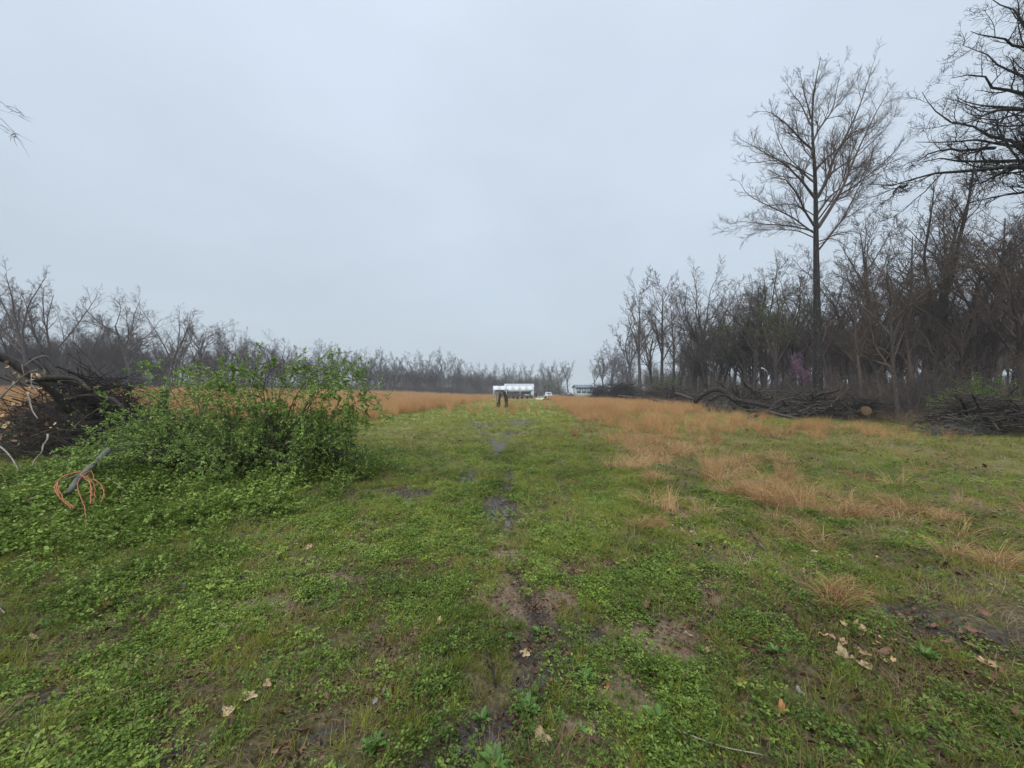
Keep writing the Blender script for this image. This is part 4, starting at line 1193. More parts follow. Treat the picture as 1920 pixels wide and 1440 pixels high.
    for l_, D, r, mat, lb in (([(1266, 738), (1282, 742), (1298, 748)], (34, 33), .15, 'bark', 'pale ended log on top of the windrow left of the arched limb'),
                              ([(1380, 750), (1420, 758), (1470, 768), (1500, 772)], (27, 25), .14, 'bark_dark', 'long fallen trunk running right from the arched limb'),
                              ([(1400, 770), (1450, 772), (1520, 775), (1560, 780)], (25, 24), .09, 'bark_dark', 'long dark log below the fallen trunk'),
                              ([(1395, 788), (1430, 775), (1462, 762)], (23, 24), .10, 'bark_dark', 'slanting log poking left toward the meadow'),
                              ([(1440, 772), (1480, 782), (1515, 792)], (23, 21.5), .10, 'bark', 'grey log lying at the meadow edge before the tallest tree'),
                              ([(1480, 765), (1510, 768), (1545, 774)], (26, 25), .09, 'bark', 'thin log lying against the foot of the tallest tree'),
                              ([(1225, 750), (1245, 753), (1262, 757)], (38, 36), .14, 'bark', 'grey log half buried in the windrow beside the tan grass'),
                              ([(1160, 742), (1180, 744), (1200, 748)], (55, 50), .16, 'bark', 'far log on the windrow near its left end')):
        log('fallen_log', lb, lg(l_, D), r, mat, te=.8)
    # root ball with sawn log
    c = P(1612, 785, 22); gx, gy = c[0], 22.0
    root3 = empty('root_ball', (gx, gy, H(gx, gy)), 'uprooted dark root ball with an orange sawn log end right of the tallest tree', 'stump')
    G = Geo(); n = 46
    th = np.arccos(RNG.uniform(-.1, 1, n)); ph = RNG.uniform(0, 6.28, n)
    Dr = np.column_stack([np.sin(th) * np.cos(ph), np.sin(th) * np.sin(ph), np.cos(th)])
    P0, R0 = grow(np.tile([0, 0, .35], (n, 1)) + Dr * .25, Dr, RNG.uniform(.5, 1.35, n), RNG.uniform(.03, .085, n), 6, .28, -.06, .25)
    V, Q = tubes(P0, R0, 5); G.add(V, [Q])
    P1, R1 = spawn(P0, R0, 5, .3, 1, (30, 70), .5, .5, 4, .3, -.05, .3, .008)
    V, Q = tubes(P1, R1, 3); G.add(V, [Q])
    link('roots', G.mesh('roots', [M['rot']]), root3)
    # clod of soil
    a_ = np.linspace(0, 2 * PI, 20, endpoint=False); b_ = np.linspace(.02, PI / 2, 9)
    A_, B_ = np.meshgrid(a_, b_); rr = 1 + .55 * (vnoise(A_ * 1.6, B_ * 3, 4) - .5) + .3 * (vnoise(A_ * 5, B_ * 7, 8) - .5)
    V = np.column_stack([(rr * .95 * np.sin(B_) * np.cos(A_)).ravel(), (rr * .7 * np.sin(B_) * np.sin(A_)).ravel(), (rr * .75 * np.cos(B_)).ravel()])
    ii = np.arange(180).reshape(9, 20)
    Q = np.stack([ii[:-1], ii[1:], np.roll(ii[1:], -1, 1), np.roll(ii[:-1], -1, 1)], -1).reshape(-1, 4)
    V = V + RNG.normal(0, .03, V.shape)
    G = Geo(); G.add(V, [Q]); link('soil_clod', G.mesh('soil_clod', [M['rot']]), root3)
    G = Geo(); V, Q = tubes(np.array([[[-.38, -.82, .62], [-.2, -.35, .6], [0, .2, .55]]]), np.array([[.25, .25, .25]]), 16)
    G.add(V, [Q]); link('log_bark', G.mesh('log_bark', [M['bark_dark']]), root3)
    G = Geo(); V2 = np.vstack([V[:16] * [1, 1, 1] + [-.004, -.01, 0], [V[:16].mean(0) + [-.01, -.03, 0]]]); G.add(V2, [[(i, (i + 1) % 16, 16) for i in range(16)]])
    link('sawn_face', G.mesh('sawn_face', [M['cutwood']]), root3)
    brush('root_brush', 'dark twigs heaped around the uprooted root ball', gx + .5, gy - .1, 1.7, 1.0, 1.5, 260, (.5, 1.6), (.008, .03), 'brush', .4, fine=3)
    # right pile
    brush('right_brush_pile', 'dark brush pile at the right edge below the green bush', 18.3, 14.9, 1.9, 1.5, 1.6, 420, (.6, 2.0), (.008, .04), 'brush', .3, fine=3)
    brush('right_brush_pile_twigs', 'mossy twigs along the front of the right brush pile', 16.9, 14.4, 1.6, .7, .6, 150, (.4, 1.5), (.005, .015), 'grey_wood', .5, fine=3)
    for k, (a0, b0, a1, b1, r, lb) in enumerate([(1825, 800, 1800, 745, .09, 'blackened snag pointing up left from the right brush pile'), (1845, 790, 1822, 738, .06, 'upright dark snag at the top of the right brush pile'),
                                   (1790, 782, 1850, 778, .05, 'dark pointed stick poking left from the right brush pile'), (1880, 800, 1877, 772, .08, 'short dark stub standing in the right brush pile'),
                                   (1905, 790, 1872, 760, .06, 'slanting dark stub near the right edge')]):
        log('snag', lb, [P(a0, b0, 14.8), P((a0 + a1) / 2 + 2, (b0 + b1) / 2, 14.7), P(a1, b1, 14.5)], r, 'rot', 'snag', te=.4)

# ------------------------------------------------------------------ shrubs
def build_shrub():
    D = 7.4
    base = np.array([P(480, 900, D)[0], D, 0.0]); base[2] = H(base[0], D)
    root = empty('green_shrub', base, 'large leafy green shrub with arching canes beside the brush heap', 'shrub')
    canes = []
    # arching canes traced from the picture: (pixels, depth change)
    tr = [([(520, 880), (545, 800), (580, 720), (620, 680), (660, 680), (700, 715), (716, 742)], -.6, .014), ([(520, 880), (530, 780), (560, 700), (610, 668), (650, 690), (700, 735)], -.2, .013),
          ([(500, 880), (505, 760), (515, 690), (480, 678), (430, 680), (390, 700)], .3, .014), ([(500, 880), (520, 760), (525, 690), (560, 660), (610, 660), (650, 675)], .4, .012),
          ([(430, 880), (400, 780), (370, 720), (340, 680), (310, 668), (280, 680)], .2, .012), ([(440, 880), (420, 760), (380, 700), (350, 690), (320, 700)], -.4, .011),
          ([(560, 880), (600, 800), (650, 765), (690, 750)], -.3, .010), ([(540, 880), (590, 780), (640, 735), (690, 730)], .5, .011), ([(540, 890), (600, 820), (640, 800), (650, 790)], .3, .008),
          ([(480, 880), (470, 760), (450, 700), (420, 670), (380, 665)], .5, .012), ([(450, 880), (410, 800), (360, 760), (320, 745)], -.3, .010), ([(470, 880), (440, 780), (410, 740), (360, 700)], .6, .010),
          ([(490, 880), (500, 750), (490, 690), (520, 655), (560, 650), (600, 665)], .1, .012), ([(560, 880), (570, 760), (600, 690), (640, 670), (680, 700)], .7, .012), ([(420, 880), (370, 800), (310, 780), (250, 790)], -.2, .009)]
    for pl, ds, r in tr:
        canes.append((poly_branch([(a_, b_ + 24) for a_, b_ in pl], D, ds * 1.5, 14), r))
        q2 = poly_branch([(a_ + RNG.uniform(-35, 20), b_ + RNG.uniform(20, 50)) for a_, b_ in pl], D + RNG.uniform(-.5, .5), -ds, 14)
        q2[0] = canes[-1][0][0]; canes.append((q2, r * .8))
    P1 = np.array([c[0] for c in canes]); R1 = np.array([np.linspace(1, .25, 14) * c[1] for c in canes])
    # more canes all round
    n = 150
    a = RNG.uniform(0, 2 * PI, n); rr = np.sqrt(RNG.uniform(0, 1, n))
    S = np.column_stack([base[0] + np.cos(a) * rr * 1.3 - .5, D + np.sin(a) * rr * .75, np.full(n, base[2])])
    Dr = np.column_stack([np.cos(a) * .6 * rr, np.sin(a) * .45 * rr, np.ones(n)]) + RNG.normal(0, .12, (n, 3))
    Pn, Rn = grow(S, Dr, RNG.uniform(1.1, 2.1, n), RNG.uniform(.005, .011, n), 14, .06, -.15, .25)
    # low mound to the left over the heap's foot
    n2 = 150
    S = np.column_stack([RNG.uniform(P(235, 850, 7.4)[0], P(640, 850, 7.4)[0], n2), RNG.uniform(6.7, 8.2, n2), np.zeros(n2)])
    S[:, 2] = height(S[:, 0], S[:, 1])
    Dr = np.column_stack([RNG.normal(0, .5, n2), RNG.normal(-.1, .4, n2), np.ones(n2)])
    Pm, Rm = grow(S, Dr, RNG.uniform(.7, 1.35, n2), RNG.uniform(.004, .008, n2), 14, .08, -.12, .3)
    PA = np.concatenate([P1, Pn, Pm]); RA = np.concatenate([R1, Rn, Rm])
    G = Geo(); V, Q = tubes(PA, RA, 5); G.add(V, [Q])
    P2, R2 = spawn(PA, RA, 12, .18, 1, (30, 75), .17, .45, 5, .16, -.04, .4, .0022, .15)
    V, Q = tubes(P2, R2, 3); G.add(V, [Q])
    P3, R3 = spawn(P2, R2, 3, .15, 1, (30, 70), .55, .7, 5, .2, -.03, .5, .0016, .2, lmin=.10)
    V, Q = tubes(P3, R3, 3); G.add(V, [Q])
    link('canes', G.mesh('canes', [M['brush']], False, base), root)
    # leaves in little sprays on the side shoots
    LG = Geo()
    N = 52000
    idx = np.concatenate([RNG.integers(0, len(P2), N), RNG.integers(0, len(P1) * 12, 34000), 12 * len(P1) + RNG.integers(0, 150 * 12, 12000)])
    N = len(idx)
    t = RNG.uniform(.12, .999, N)
    pa, ta, _ = at_t(P2, R2, idx, t)
    pb, tb, _ = at_t(P3, R3, idx * 3 + RNG.integers(0, 3, N), t)
    sel = (RNG.uniform(0, 1, N) < .35)[:, None]
    p = np.where(sel, pa, pb) + RNG.normal(0, .008, (N, 3)); tan = np.where(sel, ta, tb)
    dens = fbm(p[:, 0] * 2.4 + 7, p[:, 2] * 2.8 + p[:, 1], 55)
    k = (RNG.uniform(0, 1, N) < .25 + .9 * sm((dens - .36) * 5)) & (p[:, 2] > base[2] + .04)
    p, tan = p[k], tan[k]
    side = unit(np.cross(tan, np.array([0, 0, 1.0])))
    grp = RNG.uniform(0, 1, len(p)) * .55
    for j in range(2):
        sg = RNG.choice([-1, 1], len(p))[:, None]
        U = unit(tan * .8 + side * sg * RNG.uniform(.2, 1.1, (len(p), 1)) + RNG.normal(0, .28, p.shape))
        Lf = RNG.uniform(.018, .046, len(p))
        leaves(LG, p + tan * (j - 1) * .018, U, Lf, Lf * .55, tilt=.38, tint=np.clip(grp + RNG.uniform(0, .45, len(p)), 0, 1))
    link('leaves', LG.mesh('leaves', [M['shrubleaf']], False, base), root)

def leafy_bush(name, label, px, py, D, w, h, mat, n=5000, cat='bush', leaf=.06, stems=26):
    c = P(px, py, D); x = c[0]; z0 = H(x, D)
    root = empty(name, (x, D, z0), label, cat)
    S = np.column_stack([RNG.normal(0, w * .12, stems), RNG.normal(0, w * .12, stems), np.zeros(stems)])
    Dr = np.column_stack([RNG.normal(0, .5, stems), RNG.normal(0, .5, stems), np.ones(stems)])
    P0, R0 = grow(S, Dr, RNG.uniform(.7, 1.1, stems) * h, RNG.uniform(.012, .02, stems) * h / 2, 8, .12, -.02, .3)
    G = Geo(); V, Q = tubes(P0, R0, 4); G.add(V, [Q])
    P1, R1 = spawn(P0, R0, 8, .25, 1, (30, 70), .4, .5, 5, .18, .0, .3, .004)
    V, Q = tubes(P1, R1, 3); G.add(V, [Q])
    link('stems', G.mesh('stems', [M['brush']]), root)
    idx = RNG.integers(0, len(P1), n); p, tan, r = at_t(P1, R1, idx, RNG.uniform(.2, .999, n))
    LG = Geo(); Lf = RNG.uniform(.6, 1.2, n) * leaf
    leaves(LG, p + RNG.normal(0, .05, p.shape), unit(tan + RNG.normal(0, .7, p.shape)), Lf, Lf * .6, tilt=.5)
    link('leaves', LG.mesh('leaves', [M[mat]]), root)
    return root

def build_bushes():
    leafy_bush('yellow_green_bush', 'yellow green leafy bush behind the right brush pile', 1845, 800, 17.5, 3.0, 2.2, 'yellowleaf', 4200, leaf=.07)
    leafy_bush('yellow_green_bush', 'small yellow green bush among the trunks at the left of the right wood', 1245, 745, 60, 3.0, 4.2, 'yellowleaf', 1500, leaf=.16)
    leafy_bush('yellow_green_bush', 'pale green young leafed bush in the far tree line right of the shrub', 688, 745, 140, 6.0, 13, 'bud', 1600, leaf=.3)
    leafy_bush('yellow_green_bush', 'pale green leafing tree behind the white parked trailer', 1046, 745, 190, 6.0, 13, 'bud', 1500, leaf=.35)
    leafy_bush('young_shoot', 'single green leafy shoot rising at the left of the brush heap top', 195, 790, 8.2, .5, 1.7, 'shrubleaf', 130, cat='shrub', leaf=.04, stems=4)

# ------------------------------------------------------------------ grass clumps, weeds, leaves near the camera
def build_near():
    cl = [(1500, 958, 1.25, 'flop', 'largest tan grass clump sprawling wide on the right'), (1570, 965, .8, 'flop', 'tan grass clump spilling right of the largest clump'),
          (1335, 900, 1.1, 'tall', 'narrow upright tan grass clump standing alone in the green'), (1295, 965, .85, 'flop', 'spiky tan grass tuft left of the largest clump beside the dirt seam'),
          (1385, 930, .8, 'flop', 'loose tan tuft between the spiky one and the largest clump'), (1340, 832, 1.0, 'tall', 'round tan grass clump far behind the upright one'),
          (1190, 880, 1.0, 'flop', 'tan grass clump at the lane edge where the grass strip ends'), (1230, 905, .7, 'flop', 'small tan tuft right of the lane edge'),
          (1078, 818, .8, 'tall', 'short upright tan tuft at the near tip of the grass strip'), (1710, 965, .8, 'flop', 'tan grass tuft on the right beside the bare soil patch'),
          (1560, 1120, .55, 'flop', 'thin tan tuft in front on the right above the clover'), (1430, 945, .9, 'flop', 'tan grass clump joined to the left of the largest clump'),
          (1215, 990, .5, 'flop', 'sparse tan wisps in the long green grass of the lane'), (1850, 1060, .6, 'flop', 'flattened brown tuft at the right edge'),
          (1470, 905, .8, 'tall', 'tan clump behind the largest clump'), (1760, 975, .5, 'flop', 'small brown tuft at the far right of the tan patch')]
    for px, py, s, k, lb in cl:
        s *= 1.1
        D = GD(py); x = (px - CX) / F * D; z = H(x, D)
        G = Geo()
        if k == 'tall':
            blades(G, 260, .13 * s, (.25 * s, .62 * s), .0022, .14, .18, 4)
            blades(G, 60, .16 * s, (.15 * s, .35 * s), .0022, .5, .6, 4)
        else:
            nn = 5 if s > 1 else 3
            for q in range(nn):
                blades(G, 120, .13 * s, (.2 * s, .55 * s), .0021, .45, .55, 5, base=(RNG.normal(0, .18 * s), RNG.normal(0, .12 * s), 0), az=RNG.uniform(0, 6.28) if q % 2 else None)
            blades(G, 120, .3 * s, (.12 * s, .3 * s), .002, 1.2, .9, 4)
        o = link('tan_grass_clump', G.mesh('tan_grass_clump', [M['tan']]), loc=(x, D, z))
        props(o, lb, 'grass clump')
    # broad leaved weeds
    wd = [(930, 1425, .17, 'largest rosette of broad green leaves at the bottom centre'), (985, 1318, .14, 'broad leaved weed above the big rosette beside the dark leaf'),
          (1095, 1275, .12, 'broad leaved weed beside the bare soil right of the dark leaf'), (1310, 1025, .15, 'dense upright green weed clump beside the dirt seam'),
          (1215, 1165, .07, 'small weed sprouting above the pale soil patch'), (1010, 1175, .09, 'low weed at the end of the upper soil patch'),
          (1445, 1220, .11, 'grey green weed rosette left of the dead leaf heap'), (1230, 1345, .12, 'broad leaved weed on the right of the soil patch'),
          (905, 1330, .09, 'long bladed weed left of the dark leaf'), (1100, 1170, .07, 'small weed in the wet mud patch'),
          (705, 1395, .10, 'broad leaved weed at the bottom left of centre'), (1725, 1225, .12, 'blue green weed tuft beside the brown leaf bank')]
    for px, py, s, lb in wd:
        D = GD(py); x = (px - CX) / F * D; z = H(x, D)
        G = Geo(); m = 22
        b = np.arange(m) * 2.39996 + RNG.normal(0, .15, m)
        t_ = np.linspace(0, 1, m)
        U = np.column_stack([np.cos(b), np.sin(b), .25 + 1.3 * t_ + RNG.normal(0, .15, m)])
        Lf = s * RNG.uniform(.55, 1.0, m) * (1 - .3 * t_)
        # each leaf is two blades long so it can arch
        U = unit(U)
        leaves(G, U * .01, U, Lf * .75, Lf * .30, tilt=.12, fold=.25)
        o = link('broadleaf_weed', G.mesh('broadleaf_weed', [M['weed']]), loc=(x, D, z + .005))
        props(o, lb, 'weed')
    # fallen leaves
    lv = [(1015, 1357, .085, 'paleleaf', 'large pale tan leaf on the mud at the bottom centre'), (1012, 1336, .05, 'darkleaf', 'small brown leaf tucked above the large pale leaf'),
          (390, 1180, .06, 'tanleaf', 'tan leaf lying alone in the clover on the left'), (275, 1338, .07, 'orangeleaf', 'yellow tan lobed leaf at the lower left'),
          (440, 1320, .10, 'paleleaf', 'big straw coloured leaf in the lower left clover'), (475, 1295, .08, 'paleleaf', 'narrow straw coloured leaf above the big one'),
          (1455, 1322, .07, 'orangeleaf', 'bright orange leaf in the lower right grass'), (1570, 1212, .09, 'paleleaf', 'pale torn leaf in the dead leaf heap on the right'),
          (1610, 1235, .09, 'paleleaf', 'long pale leaf below the torn leaf in the heap'), (1640, 1210, .08, 'redleaf', 'reddish tan leaf standing at the right of the heap'),
          (820, 1232, .09, 'darkleaf', 'dark red leaf in the clover left of the mud'), (1030, 1275, .13, 'darkleaf', 'wet dark brown leaf lying on the mud'), (1005, 1240, .07, 'darkleaf', 'small wet dark leaf above the larger dark leaf'),
          (1190, 1110, .09, 'tanleaf', 'tan crumpled leaf on the litter patch right of the lane centre'), (795, 990, .07, 'orangeleaf', 'orange leaf in the lane grass left of the mud'),
          (60, 975, .10, 'tanleaf', 'tan leaf on the bramble near the left edge'), (228, 966, .10, 'redleaf', 'brown curled leaf on the bramble right of the cord'),
          (825, 1157, .05, 'tanleaf', 'little tan leaf standing in the clover left of the soil'), (370, 1330, .05, 'tanleaf', None), (195, 1362, .045, 'greyleaf', 'small grey white leaf at the lower left'),
          (725, 1283, .035, 'greyleaf', 'grey purple leaf in the clover below the red one'), (708, 1300, .03, 'greyleaf', 'second grey leaf left of the grey purple one'),
          (985, 1210, .06, 'paleleaf', 'pale slender leaf on the mud above the dark leaf'), (1490, 1285, .05, 'greyleaf', 'grey curled leaf above the bright orange leaf'),
          (1285, 1180, .05, 'tanleaf', 'upright tan leaf at the right of the pale soil'), (1320, 1205, .05, 'tanleaf', 'tan leaf right of the upright one near a dark hole'),
          (205, 1130, .12, 'orangeleaf', 'faded orange leaf heap under the stick on the left'), (1380, 1270, .05, 'orangeleaf', 'small orange leaf between the weed and the bright orange leaf'),
          (75, 1183, .05, 'tanleaf', 'tan leaf near the left edge beside bare soil'), (1605, 1060, .05, 'paleleaf', 'pale leaf among the dead stems on the right'), (1835, 1230, .08, 'tanleaf', 'tan leaf on the brown bank at the right'),
          (1062, 1208, .035, 'redleaf', 'tiny pink petal like leaf beside the wet mud'), (1135, 1272, .035, 'orangeleaf', 'tiny orange leaf on the soil patch edge'), (510, 1270, .05, 'tanleaf', 'tan leaf right of the narrow straw leaf')]
    for px, py, s, mt, lb in lv:
        if lb is None: continue
        D = GD(py) * .985; x = (px - CX) / F * D; z = H(x, D) + .018
        G = Geo(); lobed_leaf(G, np.zeros(3), s * 1.15, [RNG.normal(0, .3), -.35 + RNG.normal(0, .2), 1], RNG.uniform(0, 6.28), .45)
        if 'on the bramble' in lb: z += .16; 
        o = link('fallen_leaf', G.mesh('fallen_leaf', [M[mt]]), loc=(x, D, z)); props(o, lb, 'leaf')
    # heaps of small curled leaves
    for px, py, n, w, mt, lb in ((605, 1018, 16, .16, 'tanleaf', 'row of curled tan leaves heaped in the grass left of the lane'), (1200, 1135, 12, .08, 'redleaf', 'brown leaf crumbs below the tan crumpled leaf'),
                                 (1265, 985, 16, .16, 'tanleaf', 'light leaf crumbs along the dirt seam'), (1800, 1200, 60, .35, 'redleaf', 'bank of reddish brown leaves at the right edge'),
                                 (1600, 1195, 20, .16, 'tanleaf', 'tan leaf fragments of the dead heap on the right'), (1560, 1050, 16, .25, 'paleleaf', 'pale leaf fragments among the dead stems on the right'),
                                 (1290, 1000, 14, .12, 'paleleaf', 'pale crumbs at the near end of the dirt seam')):
        D = GD(py); x = (px - CX) / F * D
        G = Geo()
        for i in range(n):
            dx, dy = RNG.normal(0, w, 2) * [1, .8]
            lobed_leaf(G, np.array([dx, dy, H(x + dx, D + dy) - H(x, D) + RNG.uniform(.015, .045)]), RNG.uniform(.03, .065), RNG.normal(0, .5, 3) + [0, 0, 1], RNG.uniform(0, 6.28), .7)
        o = link('dry_leaf_heap', G.mesh('dry_leaf_heap', [M[mt]]), loc=(x, D, H(x, D))); props(o, lb, kind='stuff')
    # sticks on the ground
    def gs(l_, up=.04): 
        return [np.array([(a - CX) / F * GD(b), GD(b), H((a - CX) / F * GD(b), GD(b)) + up]) for a, b in l_]
    for l_, r, mt, lb in (([(1262, 1372), (1300, 1388), (1350, 1412), (1420, 1432)], .004, 'pale_wood', 'long thin white stick at the bottom right'),
                          ([(180, 1135), (230, 1108), (280, 1090), (325, 1080)], .006, 'brush', 'brown stick lying in the grass on the left'),
                          ([(1420, 1025), (1440, 1045), (1480, 1068)], .012, 'grey_wood', 'grey green stick lying right of the weed clump'),
                          ([(1405, 1050), (1422, 1012), (1432, 990)], .004, 'rot', 'thin dark stem standing by the grey green stick'),
                          ([(1690, 1060), (1720, 1045), (1745, 1035)], .004, 'straw', 'pale straw stem in the grass on the right'),
                          ([(640, 905), (660, 895), (690, 890)], .006, 'pale_wood', 'pale broken stem right of the shrub'),
                          ([(915, 1230), (925, 1265), (930, 1290)], .010, 'rot', 'dark rotten stick in the clover left of the mud'),
                          ([(0, 1135), (10, 1140), (22, 1150)], .006, 'pale_wood', 'short pale stick at the left edge'),
                          ([(1180, 890), (1160, 882), (1150, 880)], .008, 'rot', 'small dark stick at the lane edge')):
        log('stick', lb, gs(l_), r, mt, 'stick', te=.5, sides=5, rough=.12)
    # pebble
    for px, py, s, lb in ((352, 1095, .035, 'pale round stone in the grass on the left'), (197, 1366, .02, 'little white stone at the lower left')):
        D = GD(py); x = (px - CX) / F * D
        import bmesh
        bm = bmesh.new(); bmesh.ops.create_icosphere(bm, subdivisions=2, radius=s)
        for v in bm.verts: v.co *= 1 + .18 * (vnoise(v.co.x * 60 + 3, v.co.y * 60 + v.co.z * 40, 3) - .5); v.co.z *= .6
        me = bpy.data.meshes.new('stone'); bm.to_mesh(me); bm.free(); me.materials.append(M['greyleaf'])
        o = link('stone', me, loc=(x, D, H(x, D) + s * .5)); props(o, lb, 'stone')
    # water lying in the ruts
    m, n, l, b = nt('muddy_water')
    b.inputs['Base Color'].default_value = (0.045, 0.042, 0.038, 1); b.inputs['Roughness'].default_value = 0.09; b.inputs['Specular IOR Level'].default_value = .6
    no = n.new('ShaderNodeTexNoise'); no.inputs['Scale'].default_value = 25; tc = n.new('ShaderNodeTexCoord'); l.new(tc.outputs['Object'], no.inputs['Vector'])
    bp = n.new('ShaderNodeBump'); bp.inputs['Strength'].default_value = .12; bp.inputs['Distance'].default_value = .01; l.new(no.outputs['Fac'], bp.inputs['Height']); l.new(bp.outputs[0], b.inputs['Normal'])
    for px, py, rx, ry in ((875, 893, 16, 10), (1062, 1078, 20, 12), (1112, 1182, 22, 16), (1065, 1228, 30, 12), (1030, 1250, 32, 16), (890, 1362, 50, 20), (940, 948, 22, 12), (905, 797, 12, 2.5), (990, 1285, 22, 18), (760, 932, 26, 5), (950, 985, 16, 10)):
        D = GD(py); x = (px - CX) / F * D; ax = rx * D / F; ay = ry * D * D / (EYE * F)
        k = 30; a = np.linspace(0, 2 * PI, k, endpoint=False)
        rr = 1 + .9 * (vnoise(np.cos(a) * 1.8 + px, np.sin(a) * 1.8 + py, 7) - .5) + .35 * (vnoise(np.cos(a) * 5 + px, np.sin(a) * 5, 9) - .5)
        xs = x + np.cos(a) * ax * rr; ys = D + np.sin(a) * ay * rr
        gx_, gy_ = np.meshgrid(np.linspace(x - ax, x + ax, 12), np.linspace(D - ay, D + ay, 12))
        zz = np.percentile(height(gx_.ravel(), gy_.ravel()), 42)
        V = np.column_stack([xs - x, ys - D, np.zeros(k)]); V = np.vstack([V, [[0, 0, 0]]])
        me = mesh_np('puddle', V, [np.array([(i, (i + 1) % k, k) for i in range(k)])], None, [m])
        o = link('puddle', me, loc=(x, D, zz)); props(o, 'shallow muddy puddle lying in the lane', kind='structure')
    # orange cord draped over the log
    root = empty('orange_cord', P(150, 890, 4.85), 'coil of orange cord hanging from the grey log over the bramble', 'cord')
    bl = np.array(root.location)
    zz = lambda l_, D: [P(60 + a / 7.2, 860 + b_ / 7.2, D[0] + (D[1] - D[0]) * i / (len(l_) - 1)) for i, (a, b_) in enumerate(l_)]
    G = Geo()
    for l_, D, r in (([(740, 165), (620, 175), (520, 200), (380, 250), (310, 320), (305, 400), (350, 500), (430, 580), (520, 640), (580, 670)], (4.9, 4.45), .0065),
                     ([(760, 160), (560, 188), (420, 235), (335, 300), (350, 380), (385, 480), (430, 560), (570, 655)], (4.85, 4.4), .006),
                     ([(700, 170), (500, 215), (360, 270), (318, 340), (330, 430), (370, 520), (450, 600), (530, 680)], (4.88, 4.4), .006),
                     ([(720, 170), (640, 215), (680, 235), (770, 300), (800, 400), (790, 500), (785, 610)], (4.8, 4.4), .0065),
                     ([(690, 225), (760, 270), (790, 340), (810, 440), (805, 560), (790, 600)], (4.8, 4.42), .006),
                     ([(690, 240), (810, 290), (850, 400), (850, 500), (820, 600)], (4.8, 4.42), .0045),
                     ([(720, 240), (900, 320), (960, 400), (975, 450), (960, 520), (930, 590)], (4.8, 4.45), .0055),
                     ([(800, 160), (850, 290), (930, 340), (985, 460), (950, 540)], (4.8, 4.45), .0045),
                     ([(790, 165), (720, 200), (620, 280), (608, 380), (640, 480), (690, 590), (715, 680), (722, 780), (725, 860), (735, 980), (710, 1050), (620, 1170), (590, 1240)], (4.8, 3.85), .0048)):
        q = np.array(zz(l_, D)); K = 26
        seg = np.linalg.norm(np.diff(q, axis=0), axis=1); s = np.concatenate([[0], np.cumsum(seg)]); t = np.linspace(0, s[-1], K)
        q = np.column_stack([np.interp(t, s, q[:, k]) for k in range(3)])
        for _ in range(2): q[1:-1] = q[1:-1] * .5 + (q[:-2] + q[2:]) * .25
        q[1:-1] += RNG.normal(0, .0035, (K - 2, 3))
        V, Q = tubes(q[None], np.full((1, K), r * .85), 7); G.add(V, [Q])
    link('cord_loops', G.mesh('cord_loops', [M['cord']], True, bl), root)

